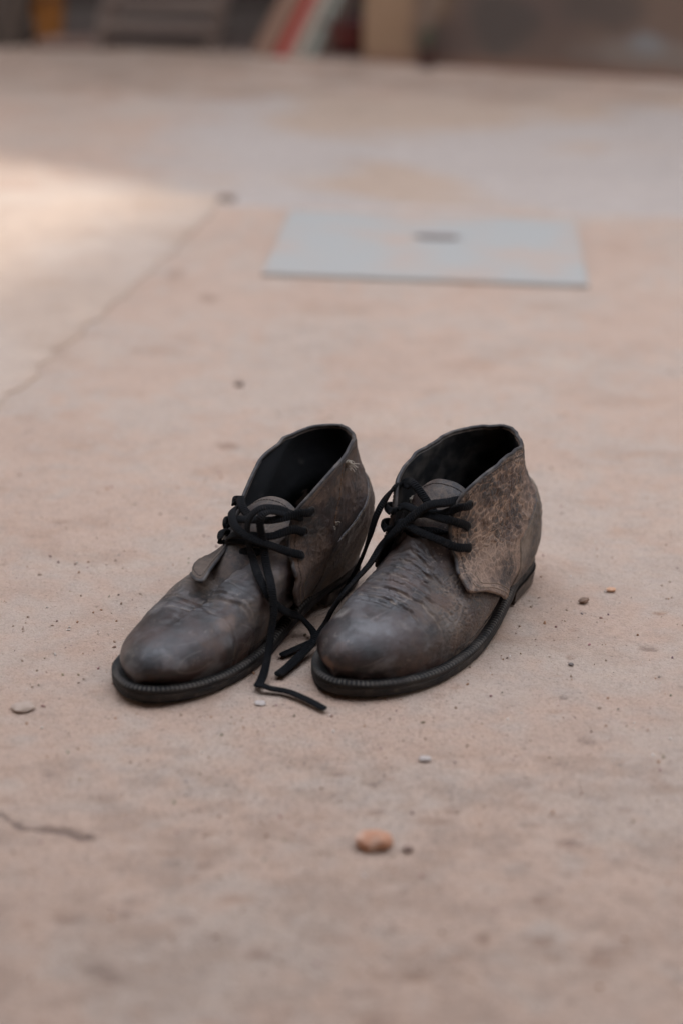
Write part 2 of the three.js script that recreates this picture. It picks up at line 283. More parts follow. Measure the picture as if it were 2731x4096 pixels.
function makeBoot(cfg) {
  const m = cfg.mirror, root = thing('leather_boot', cfg.at[0], 0, cfg.at[1], cfg.label, 'boot');
  root.rotation.y = cfg.yaw * Math.PI / 180; const SC = cfg.scale ?? 1; root.scale.setScalar(1);
  const S = (w, k) => { const p = cfg.warp(form(w, k), w, k); return V(p[0] * cfg.plan(p[0], p[2]) * m * SC, p[1] * (1 + (SC - 1) * 0.6), p[2] * SC); };
  const frame = (w, k) => {
    const e = 0.004, p = S(w, k), a = S(w + e, k).sub(S(w - e, k)), k0 = Math.max(0, k - 0.03), b = S(w, k + 0.03).sub(S(w, k0));
    const lw = a.length() / (2 * e), lk = b.length() / (k + 0.03 - k0), n = V().crossVectors(b, a).multiplyScalar(m).normalize();
    return { p, n, tw: a.normalize(), tk: b.normalize(), lw, lk };
  };
  const wAt = (side, k, z) => { let a = 0, b = 1; for (let i = 0; i < 26; i++) { const c = (a + b) / 2; (S(side * c, k).z / SC < z ? a = c : b = c); } return (a + b) / 2; };
  const at = (w, k, off) => { const f = frame(w, k); return { p: f.p.clone().addScaledVector(f.n, off), n: f.n }; };
  const seed = cfg.seed;

  // leather colour from the place on the boot: wear, dust and cracks
  function leather(p, bias, opt = {}) {
    const { x, y, z } = p, o = seed;
    let c = mix3(LEATHER, LEATHER2, smooth(-0.25, 0.35, fbm(x * 34 + o, y * 34, z * 34, 4)));
    const cloud = fbm(x * 22 + o, y * 30 + 4, z * 22, 5), fine = fbm(x * 150, y * 150 + o, z * 150, 3), streak = 1 - Math.abs(N(x * 70 + 2 * N(x * 30, y * 30, z * 30), y * 90 + o, z * 70)) * 2.2;
    let d = clamp(bias + 1.5 * cloud + 0.6 * fine);
    d = clamp(d + 0.35 * smooth(0.75, 1, streak) * smooth(-0.2, 0.2, cloud + bias - 0.2));
    let relief = 0;
    if (opt.cracks) {                                     // cracked glaze: dark scales with pale dusty lines between them
      const wx = x + 0.0016 * N(x * 120, y * 120, z * 120 + 7), wy = y + 0.0016 * N(x * 120 + 5, y * 120, z * 120), wz = z + 0.0016 * N(x * 120, y * 120 + 9, z * 120);
      const [f1, f2, id] = worley(wx * opt.cell, wy * opt.cell * 1.1, wz * opt.cell), [g1, g2] = worley(wx * opt.cell * 2.6 + 3, wy * opt.cell * 2.4, wz * opt.cell * 2.6);
      const line = Math.max(1 - smooth(0.04, 0.17, f2 - f1), 0.6 * (1 - smooth(0.03, 0.16, g2 - g1)) * smooth(-0.1, 0.25, cloud + 0.12));
      const low = 0.5 + 1.15 * fbm(x * 24 + o * 3, y * 28, z * 24, 2) + opt.plates, own = smooth(-0.12, 0.12, low - ((id >> 7) & 255) / 255 * 0.55 - 0.42);
      const plate = own * smooth(0.06, 0.19, f2 - f1) * (0.82 + 0.3 * fine);
      d = lerp(d, clamp(d * 0.12 - 0.08), plate * opt.cracks); d = clamp(d + opt.cracks * line * 0.55);
      relief = -0.0005 * line * opt.cracks + 0.00025 * plate; opt.line = line * opt.cracks * smooth(-0.25, 0.15, cloud + fine * 0.5 + 0.05);
    }
    c = mix3(c, opt.dust ?? DUST, d * 0.92); if (opt.line) c = mix3(c, [0.37, 0.262, 0.19], 0.55 * opt.line * (opt.lineK ?? 0.5));
    const fleck = smooth(0.44, 0.54, N(x * 520 + o, y * 520, z * 520)) * smooth(0.15, 0.45, N(x * 45, y * 45 + o, z * 45));
    c = mix3(c, [0.24, 0.19, 0.15], fleck * 0.6);
    return [c, d, relief, cloud];
  }

  // ---- vamp: toe, instep and creases
  const creases = cfg.creases.map(([z0, sl, cu, depth, wd, x0, x1]) => ({ z0, sl, cu, depth: depth * 0.68, wd: wd * 0.8, x0, x1 }));
  const vampH = (p) => {                                  // folds across the instep, dents
    const x = p.x * m / SC, z = p.z / SC, y = p.y; let h = 0, dip = 0;
    const wz = z + 0.0022 * N(x * 70, y * 40, seed) + 0.0009 * N(x * 260, 4, z * 200);
    for (const c of creases) {
      if (Math.abs(wz - c.z0) > 0.03) continue;
      const d = wz - (c.z0 + c.sl * x + c.cu * x * x), win = smooth(c.x0, c.x0 + 0.015, x) * (1 - smooth(c.x1 - 0.015, c.x1, x)), k = 1.1 * c.depth * win * (0.75 + 0.5 * N(x * 80, c.z0 * 500, seed));
      const g = Math.exp(-((d / c.wd) ** 2)); h += -k * g + 0.55 * k * (Math.exp(-(((d - 2 * c.wd) / (1.3 * c.wd)) ** 2)) + Math.exp(-(((d + 2 * c.wd) / (1.3 * c.wd)) ** 2))); dip += win * g * c.depth / 0.001;
    }
    for (const [dx, dz, rx, rz, k] of cfg.dents) h += k * Math.exp(-(((x - dx) / rx) ** 2) - (((z - dz) / rz) ** 2));
    const flex = smooth(0.165, 0.19, z) * (1 - smooth(0.245, 0.27, z)) * smooth(0.03, 0.05, y);
    h += cfg.flex * flex * (0.00035 * (1 - Math.abs(N(x * 25 + 3, seed, z * 190)) * 2) + 0.0003 * (1 - Math.abs(N(x * 60, seed + 3, z * 420)) * 2));
    h += 0.0007 * fbm(x * 30, y * 30 + seed, z * 30, 3) + 0.00025 * fbm(x * 150, y * 150, z * 150 + seed, 2);
    return [h, dip, flex];
  };
  const VK = 6.5;
  {
    const g = gridGeo(620, 340, (a, b) => {
      const c = (a - 0.5) * 2, w = Math.sign(c || 1) * (1 - Math.pow(Math.abs(c), 0.9) * 0.74), k = VK * Math.pow(b, 0.95), f = frame(w, k);
      const [h, dip, flex] = vampH(f.p), p = f.p.addScaledVector(f.n, h + cfg.seat(f.p, w, k));
      const X = p.x * m / SC, Z = p.z / SC;
      const heelward = 1 - smooth(0.20, 0.26, Z), [col, d, rel, cloud] = leather(p, cfg.vampDust + cfg.instepDust * heelward + 0.25 * clamp(dip) * 0.6, { cracks: cfg.vampCracks * clamp(smooth(0.026, 0.042, X) * (1 - smooth(0.215, 0.25, Z)) + 0.10 * heelward), cell: 200, plates: 0.12 });
      p.addScaledVector(f.n, rel);
      let cc = mix3(col, SCUFF, 0.85 * smooth(0.0, 0.3, fbm(p.x * 42 + 9, p.y * 42, p.z * 42 + seed, 6)) * (0.45 + 0.55 * smooth(0.225, 0.262, Z)));
      const scr = smooth(0.86, 0.97, 1 - Math.abs(N(p.x * 95 + 40 * p.z, p.y * 60, p.z * 28 + seed)) * 2.4) * smooth(0.0, 0.3, N(p.x * 40, p.y * 40 + seed, p.z * 55)); cc = mix3(cc, [0.15, 0.125, 0.11], 0.5 * scr); cc = mix3(cc, [0.075, 0.040, 0.027], 0.7 * smooth(0.02, 0.3, fbm(p.x * 30 + 21, p.y * 34, p.z * 30 + seed, 5)));
      cc = mix3(cc, [0.20, 0.155, 0.12], 0.75 * clamp(dip * 1.0) ** 2 * smooth(-0.15, 0.25, N(p.x * 120, p.y * 50, p.z * 60)));
      for (const [sx, sy, sz, r, k2, tint] of cfg.scuffs) { const q = Math.hypot((X - sx) / r, (p.y - sy) / (0.6 * r), (Z - sz) / r) + 0.5 * fbm(p.x * 200, p.y * 200, p.z * 200, 3); cc = mix3(cc, tint, k2 * (1 - smooth(0.5, 1.1, q))); }
      return [p.x, p.y, p.z, ...cc, lerp(cfg.shine + 0.20 * smooth(-0.2, 0.3, fbm(p.x * 55, p.y * 55 + seed, p.z * 55, 5)), 0.86, clamp(d * 1.15 + 0.12 * cloud))];
    }, m < 0, [0.42, 0.16]);
    obj('vamp', g, leatherMat(g, 0.0002), root);
  }

  // ---- quarters with rolled edges, lining, stitching and eyelets
  const TQ = 0.0024, TL = -0.0014, holes = { 1: [], [-1]: [] };
  const rims = {};
  const stitchGeo = (curvePts, mat, gap = 0.0032, name = 'stitching') => {
    const L = curvePts.length, out = []; let acc = 0, from = null;
    for (let i = 1; i < L; i++) {
      acc += curvePts[i].p.distanceTo(curvePts[i - 1].p); if (!from) from = curvePts[i - 1];
      if (acc >= gap) { const a = from.p, b = curvePts[i].p, q = a.clone().lerp(b, 0.36), gg = new THREE.CapsuleGeometry(0.0004, a.distanceTo(b) * 0.62, 1, 4); const mid = a.clone().lerp(b, 0.5);
        gg.applyQuaternion(new THREE.Quaternion().setFromUnitVectors(V(0, 1, 0), b.clone().sub(a).normalize())); gg.translate(mid.x, mid.y, mid.z); out.push(gg); acc = 0; from = null; }
    }
    if (out.length) { const o = obj(name, mergeGeometries(out), mat, root); o.userData.kind = 'stuff'; }
  };
  for (const side of [1, -1]) {
    const q = cfg.quarter[side], ctl = q.edge.map(([z, k]) => [wAt(side, k, z), k]);
    const ec = new THREE.CatmullRomCurve3(ctl.map(([w, k]) => V(w * 9, k, 0)), false, 'centripetal'); ec.arcLengthDivisions = 800;
    const E = ec.getSpacedPoints(400).map((p) => [p.x / 9, Math.max(0, p.y)]);
    const edgeAt = (b) => { const f = clamp(b) * 400, i = Math.min(399, Math.floor(f)), t = f - i; return [lerp(E[i][0], E[i + 1][0], t), lerp(E[i][1], E[i + 1][1], t)]; };
    const map = (a, b) => { const [we, ke] = edgeAt(b), kb = 8 * Math.pow(b, 1.0), s = a * a * (0.4 + 0.6 * a); return [side * we * a, lerp(kb, ke, s)]; };
    const rough = (p) => 0.0011 * fbm(p.x * 32 + 5, p.y * 32 + seed, p.z * 32, 3) + q.wrinkle * (0.0013 * (1 - 2 * Math.abs(N(p.x * 55 + 4, p.y * 75 + 0.5 * p.z, p.z * 55 + seed * 2))) + 0.0006 * (1 - 2 * Math.abs(N(p.x * 140, p.y * 150, p.z * 140 + seed)))) * smooth(0.05, 0.075, p.y);
    const rim = (w) => cfg.rim(w);
    const point = (a, b, layer) => {
      const A = clamp(a), B = clamp(b); let [w, k] = map(A, B); const f = frame(w, k), near = smooth(0.72, 1, A), lift = q.lift(B) * near * near * smooth(0, 0.16, B) + q.bulge * Math.exp(-(((A - 0.55) / 0.22) ** 2)) * smooth(0.1, 0.5, B) * (1 - smooth(0.85, 1, B));
      const mid = (TQ + TL) / 2, half = (TQ - TL) / 2; let off = layer > 0 ? TQ : TL, ea = 0, eb = 0;
      if (layer > 0) { const r = Math.max(a > 1 ? (a - 1) / 0.02 : 0, b > 1 ? (b - 1) / 0.02 : 0); if (r > 0) { const ph = clamp(r) * Math.PI; off = mid + half * Math.cos(ph); if (a > 1) ea = half * Math.sin(ph); if (b > 1) eb = half * Math.sin(ph); } }
      const thin = 1 - smooth(0, 0.06, B) * 0;            // keeps its full thickness down to the welt
      const p = f.p.clone().addScaledVector(f.n, off * thin + lift + (layer > 0 ? 1 : 0.6) * rough(f.p) * (1 - 0.9 * near));
      p.addScaledVector(f.tw, side * ea).addScaledVector(f.tk, eb); p.y += rim(w) * smooth(0.6, 1, B);
      return { p, n: f.n, w, k };
    };
    q.point = point; q.map = map; q.edgeAt = edgeAt;
    const hi = q.detail, nu = hi ? 420 : 200, nv = hi ? 290 : 150;
    const flip = (side * m) < 0;
    const g = gridGeo(nu, nv, (a0, b0) => {
      const a = a0 * 1.02, b = b0 * 1.02, P = point(a, b, 1), p = P.p, worn = Math.max(smooth(0.985, 1.005, a), smooth(0.985, 1.005, b));
      const [col, d, rel, cloud] = leather(p, q.dust + q.dustAt(a, b, p), { cracks: q.cracks * q.crackAt(a, b, p), cell: q.cell, plates: q.plates + (q.platesAt ? q.platesAt(a, b) : 0), dust: q.tint, lineK: q.lineK });
      p.addScaledVector(P.n, rel);
      return [p.x, p.y, p.z, ...mix3(col, [0.09, 0.072, 0.06], 0.5 * worn * (0.5 + fbm(p.x * 90, p.y * 90, p.z * 90, 2))), lerp(0.5, 0.9, clamp(d * 1.2))];
    }, flip, [0.24, 0.15]);
    obj('quarter', g, leatherMat(g), root);
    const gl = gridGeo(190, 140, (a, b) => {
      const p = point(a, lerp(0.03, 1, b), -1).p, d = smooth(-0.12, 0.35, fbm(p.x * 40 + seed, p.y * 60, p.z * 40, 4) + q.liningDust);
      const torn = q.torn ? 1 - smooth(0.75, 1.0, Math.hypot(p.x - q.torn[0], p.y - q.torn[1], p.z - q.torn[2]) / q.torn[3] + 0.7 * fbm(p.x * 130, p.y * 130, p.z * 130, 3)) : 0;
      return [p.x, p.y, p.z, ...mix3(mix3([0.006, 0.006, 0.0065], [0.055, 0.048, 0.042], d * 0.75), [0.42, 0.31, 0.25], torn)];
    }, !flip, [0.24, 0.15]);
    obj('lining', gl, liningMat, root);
    // stitching: along the facing, two rows beside the lower seam, one below the collar
    const row = (fn, n) => Array.from({ length: n + 1 }, (_, i) => { const [a, b] = fn(i / n), P = point(a, b, 1); return { p: P.p.addScaledVector(P.n, 0.0002), n: P.n }; });
    const bc = q.corner;
    stitchGeo(row((t) => [0.978, lerp(bc + 0.01, 0.97, t)], 700), darkThreadMat);
    stitchGeo(row((t) => [0.965, lerp(0.02, bc + 0.02, t)], 500), threadMat);
    stitchGeo(row((t) => [0.965 - 0.05 * 1.0, lerp(0.02, bc + 0.06, t)], 500), threadMat);
    stitchGeo(row((t) => [lerp(0.03, 0.97, t), 0.968], 900), darkThreadMat);
    for (const L of q.seams ?? []) { const c = new THREE.CatmullRomCurve3(L.map(([a, b]) => V(a, b, 0))); stitchGeo(row((t) => { const p = c.getPoint(t); return [p.x, p.y]; }, 600), seamThreadMat, 0.0042, 'seam_stitching'); }
    for (const [a, b, layer, n, len] of q.tufts ?? []) {
      const P = point(a, b, layer), r = rng(n + 3), out = []; for (let i = 0; i < n; i++) { const d = P.n.clone().multiplyScalar(layer * (0.3 + r())).add(V(r() - 0.5, 1.2 * (r() - 0.65), r() - 0.5)).multiplyScalar(len * (0.4 + r())), e = V(r() - 0.5, r() - 0.9, r() - 0.5).multiplyScalar(len * 0.7), o0 = P.p.clone().add(V(r() - 0.5, r() - 0.5, r() - 0.5).multiplyScalar(0.004)); out.push(new THREE.TubeGeometry(new THREE.QuadraticBezierCurve3(o0, o0.clone().add(d), o0.clone().add(d).add(e)), 6, 0.00022 + 0.00025 * r(), 4)); }
      const o = obj('frayed_thread', mergeGeometries(out), frayMat, root); o.userData.kind = 'stuff';
    }
    // eyelets
    for (const [ea, eb] of q.eyelets) {
      const P = point(ea, eb, 1), e = new THREE.TorusGeometry(0.0039, 0.0008, 6, 18);
      e.applyQuaternion(new THREE.Quaternion().setFromUnitVectors(V(0, 0, 1), P.n)); e.translate(P.p.x, P.p.y, P.p.z); obj('eyelet', e, eyeletMat, root);
      holes[side].push(P);
    }
    rims[side] = [...Array.from({ length: 90 }, (_, i) => point(lerp(0, 0.985, i / 89), 1.01, 1).p), ...Array.from({ length: 50 }, (_, i) => point(1.01, lerp(0.985, bc + 0.1, i / 49), 1).p)];
  }
  // collar binding round the rim
  {
    const P = [...rims[-1].slice().reverse(), ...rims[1].slice(1)], c = new THREE.CatmullRomCurve3(P), tg = new THREE.TubeGeometry(c, 420, 0.0017, 8), pc = tg.attributes.position, colr = new Float32Array(pc.count * 3);
    for (let i = 0; i < pc.count; i++) { const x = pc.getX(i), y = pc.getY(i), z = pc.getZ(i); colr.set(mix3([0.022, 0.018, 0.018], [0.08, 0.067, 0.058], smooth(-0.1, 0.3, fbm(x * 90 + seed, y * 90, z * 90, 3))), i * 3); }
    tg.setAttribute('color', new THREE.BufferAttribute(colr, 3)); tg.setAttribute('uv1', tg.attributes.uv.clone());
    obj('collar_binding', tg, std({ vertexColors: true, roughness: 0.62 }), root);
  }
  // heel counter and back strip
  {
    const cw = cfg.counterW, top = (u) => cfg.counterK - 2.2 * Math.pow(Math.abs(u), 2.6);
    const cp = (a, b) => { const u = (a - 0.5) * 2, r = clamp((Math.max(Math.abs(u), b) - 0.985) / 0.015), w = u * cw * (1 - 0.28 * (1 - b) * 0), k = lerp(0, top(u), b), q = cfg.quarter[u * 1 >= 0 ? 1 : -1], A = Math.abs(w) / q.edgeAt(k / 8)[0], f = q.point(A, k / 8, 1); return { p: f.p.addScaledVector(f.n, 0.0011 * (1 - r) - 0.0012 * r), n: f.n }; };
    const g = gridGeo(220, 100, (a, b) => { const { p, n } = cp(a, b), [col, d, rel] = leather(p, cfg.counterDust, { cracks: 0.35, cell: 150, plates: 0.02, dust: [0.19, 0.145, 0.11] }); p.addScaledVector(n, rel); return [p.x, p.y, p.z, ...col, lerp(0.45, 0.88, clamp(d * 1.2))]; }, m < 0, [0.13, 0.06]);
    obj('heel_counter', g, leatherMat(g), root);
    stitchGeo(Array.from({ length: 700 }, (_, i) => { const c = cp(lerp(0.02, 0.98, i / 699), 0.955); c.p.addScaledVector(c.n, 0.0003); return c; }), threadMat, 0.003);
    const bp = (a, b) => { const u = (a - 0.5) * 2, w = u * 0.05, k = lerp(cfg.counterK - 0.25, 7.93, b), f = cfg.quarter[u >= 0 ? 1 : -1].point(Math.abs(w) / cfg.quarter[u >= 0 ? 1 : -1].edgeAt(k / 8)[0], k / 8, 1), r = clamp((Math.abs(u) - 0.9) / 0.1); return f.p.addScaledVector(f.n, 0.0010 * (1 - r) - 0.001 * r); };
    const g2 = gridGeo(40, 90, (a, b) => { const p = bp(a, b), [col, d] = leather(p, cfg.counterDust); return [p.x, p.y, p.z, ...col, lerp(0.45, 0.88, d)]; }, m < 0, [0.02, 0.06]);
    obj('back_strip', g2, leatherMat(g2), root);
  }
  // ---- tongue
  {
    const cz = new THREE.CatmullRomCurve3(cfg.tongue.map(([x, y, z]) => V(x, y, z)), false, 'centripetal');
    const tp = (a, b, off) => {
      const u = (a - 0.5) * 2, c = cz.getPoint(b), t = cz.getTangent(b), hw = lerp(cfg.tongueW[0], cfg.tongueW[1], smooth(0, 0.75, b)) * Math.sqrt(clamp(1 - Math.pow(smooth(0.80, 1.0, b) * Math.abs(u), 2) * 0.0)), n = V(0, t.z > 0 ? t.z : -t.z, t.y).normalize();
      n.set(0, -t.z, t.y).normalize(); if (n.y < 0) n.negate();
      const drop = (0.009 + 0.004 * b) * u * u, corner = 0.012 * Math.pow(Math.abs(u), 3.2) * smooth(0.6, 1, b);
      const p = V((c.x + u * hw), c.y, c.z).addScaledVector(n, off - drop + cfg.tongueCurl * smooth(0.7, 1, b)).addScaledVector(t, -corner);
      p.addScaledVector(n, 0.0012 * fbm(p.x * 40, p.y * 40 + seed, p.z * 40, 3));
      return V(p.x * m * SC, p.y * (1 + (SC - 1) * 0.6), p.z * SC);
    };
    const th = 0.0011;
    const g = gridGeo(160, 160, (a0, b0) => {             // wraps over the edges to the back
      const a = a0, b = Math.min(b0 / 0.94, 1), r = Math.max(clamp((Math.abs(a - 0.5) - 0.47) / 0.03), clamp((b0 - 0.94) / 0.06)), p = tp(a, b, th * Math.cos(r * Math.PI / 1.0)), [col, d] = leather(p, cfg.tongueDust, { cracks: 0.3, cell: 190, plates: 0.05 });
      return [p.x, p.y, p.z, ...col, lerp(0.42, 0.85, d)];
    }, m < 0, [0.07, 0.09]);
    obj('tongue', g, leatherMat(g), root);
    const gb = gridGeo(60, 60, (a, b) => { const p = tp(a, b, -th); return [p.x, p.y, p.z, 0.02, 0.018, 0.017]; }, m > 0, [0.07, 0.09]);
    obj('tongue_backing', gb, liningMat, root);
    stitchGeo(Array.from({ length: 500 }, (_, i) => ({ p: tp(lerp(0.06, 0.94, i / 499), 0.9, th + 0.0003) })), darkThreadMat, 0.003);
  }
  // ---- insole
  {
    const g = gridGeo(60, 40, (a, b) => { const z = lerp(0.012, 0.26, a), wl = wAt(1, 0.35, z), wm = wAt(-1, 0.35, z), xl = S(wl, 0.35).x, xm = S(-wm, 0.35).x, c = smooth(0.02, 0.09, z) * (1 - smooth(0.09, 0.1, z)); return [lerp(xl, xm, b), feather(z) + 0.006, z * SC, 0.05, 0.043, 0.038]; }, m > 0, [0.25, 0.07]);
    obj('insole', g, liningMat, root);
  }
  // ---- sole: welt with notched top, edge with a groove, sole underside, heel block
  const outl = (() => {
    const c = new THREE.CatmullRomCurve3([V(0, 0, 0), ...OUTLINE_LAT.map(([z, x]) => V(x, 0, z)), V(0.002, 0, 0.3245), ...OUTLINE_MED.slice().reverse().map(([z, x]) => V(x, 0, z))], true, 'centripetal'); c.arcLengthDivisions = 1500;
    return c.getSpacedPoints(1500).slice(0, 1500);
  })();
  const on = (i) => { const a = outl[(i + 1499) % 1500], b = outl[(i + 1) % 1500], dx = b.x - a.x, dz = b.z - a.z, l = Math.hypot(dx, dz); return [-(-dz) / l, -dx / l]; };
  const toL = (x, y, z) => V(x * cfg.plan(x, z) * m * SC, y, z * SC);
  const PROF = [[-0.0125, -0.0010, 0], [-0.0080, -0.0004, 0], [-0.0058, 0.0003, 0], [-0.0042, 0.0006, 1], [-0.0026, 0.0006, 1], [-0.0012, 0.0003, 1], [-0.0003, -0.0006, 0.5], [0, -0.0016, 0], [0.0001, -0.0028, 0], [-0.0001, -0.0040, 0], [-0.0009, -0.0045, -1], [-0.0002, -0.0050, 0], [0.0000, -0.0064, 0], [-0.0003, -0.0098, 0], [-0.0009, -0.0114, 0], [-0.0024, -0.0122, 0]];
  const PN = PROF.length;
  {
    const nu = 1501, g = gridGeo(nu, PN, (a, b) => {
      const i = Math.round(a * 1500) % 1500, j = Math.round(b * (PN - 1)), o = outl[i], [nx, nz] = on(i), [d, dy, rib] = PROF[j], heel = 1 - smooth(0.062, 0.095, o.z), ph = (a * 1500 * 0.82);
      const notch = Math.max(0, Math.sin(ph)), yy = solesBottom(o.z) + EDGE_T + dy + (rib > 0 ? rib * 0.0005 * notch : 0) + (rib > 0 ? -0.0003 : 0), in1 = d - 0.0032 * heel * (d > -0.004 ? 1 : 0) * (j < 10 ? 0.8 : 0.5);
      const wear = 0.0006 * fbm(o.x * 70, dy * 300, o.z * 70 + seed, 3), p = toL(o.x + nx * (in1 + wear), yy, o.z + nz * (in1 + wear));
      const du = smooth(-0.2, 0.35, fbm(o.x * 45 + j * 0.35, seed, o.z * 45, 4));
      let c = mix3([0.008, 0.0078, 0.0082], [0.07, 0.056, 0.046], du * (rib > 0 ? 0.65 : 0.5)); if (rib > 0) c = mix3(c, [0.15, 0.135, 0.115], 0.7 * smooth(0.25, 0.8, notch) * smooth(-0.3, 0.2, fbm(o.x * 60, 2, o.z * 60, 2) + 0.1)); if (rib < 0) c = mix3(c, [0.10, 0.085, 0.07], 0.35);
      if (j > 10) c = mix3(c, [0.13, 0.10, 0.08], 0.5 * smooth(0.15, 0.5, fbm(o.x * 120, dy * 500, o.z * 120, 3)));
      return [p.x, p.y, p.z, ...c];
    }, m > 0, [0.85, 0.02]);
    obj('welt', g, soleMat, root);
    const under = gridGeo(200, 12, (a, b) => { const z = lerp(0.0025, 0.322, a), find = (s) => { let best = 0; for (const o of outl) if (Math.sign(o.x) === s && Math.abs(o.z - z) < 0.0012) best = o.x; return best; }, xl = find(1) - 0.002, xm = find(-1) + 0.002, p = toL(lerp(xm, xl, b), solesBottom(z) + 0.0002, z); return [p.x, p.y, p.z, 0.02, 0.018, 0.017]; }, m > 0, [0.32, 0.1]);
    obj('outsole', under, soleMat, root);
  }
  {
    const zb = 0.082, hp = []; for (const o of outl) if (o.z < zb) hp.push(o); const split = hp.findIndex((o, i) => i && o.distanceTo(hp[i - 1]) > 0.02);
    const loop = split > 0 ? [...hp.slice(split), ...hp.slice(0, split)] : hp, br = []; const A = loop[loop.length - 1], B = loop[0];
    for (let i = 1; i < 30; i++) { const t = i / 30, q = A.clone().lerp(B, t); q.z -= 0.006 * Math.sin(t * Math.PI); br.push(q); }
    const H = [...loop, ...br], n = H.length, cx = 0.001, cz = 0.042, rows = [[1, 1], [1, 0.97], [0.985, 0.6], [0.975, 0.22], [0.97, 0.1], [0.955, 0.03], [0.93, 0], [0.0, 0]];
    const g = gridGeo(n + 1, rows.length, (a, b) => {
      const o = H[Math.round(a * n) % n], [s, f] = rows[Math.round(b * (rows.length - 1))], x = cx + (o.x - cx) * s * 0.985, z = cz + (o.z - cz) * s * 0.985 + (1 - f) * 0.002, p = toL(x, 0.0006 + (solesBottom(o.z) - 0.0002) * f, z);
      const du = smooth(-0.15, 0.4, fbm(o.x * 60, f * 3 + seed, o.z * 60, 4)); return [p.x, p.y, p.z, ...mix3([0.055, 0.043, 0.036], [0.16, 0.12, 0.092], du * 0.8)];
    }, m > 0, [0.2, 0.03]);
    obj('heel', g, soleMat, root);
  }
  root.updateMatrixWorld(true);
  return { root, S, frame, at, holes, SC, m, cfg, vampH, sides: cfg.quarter };
}

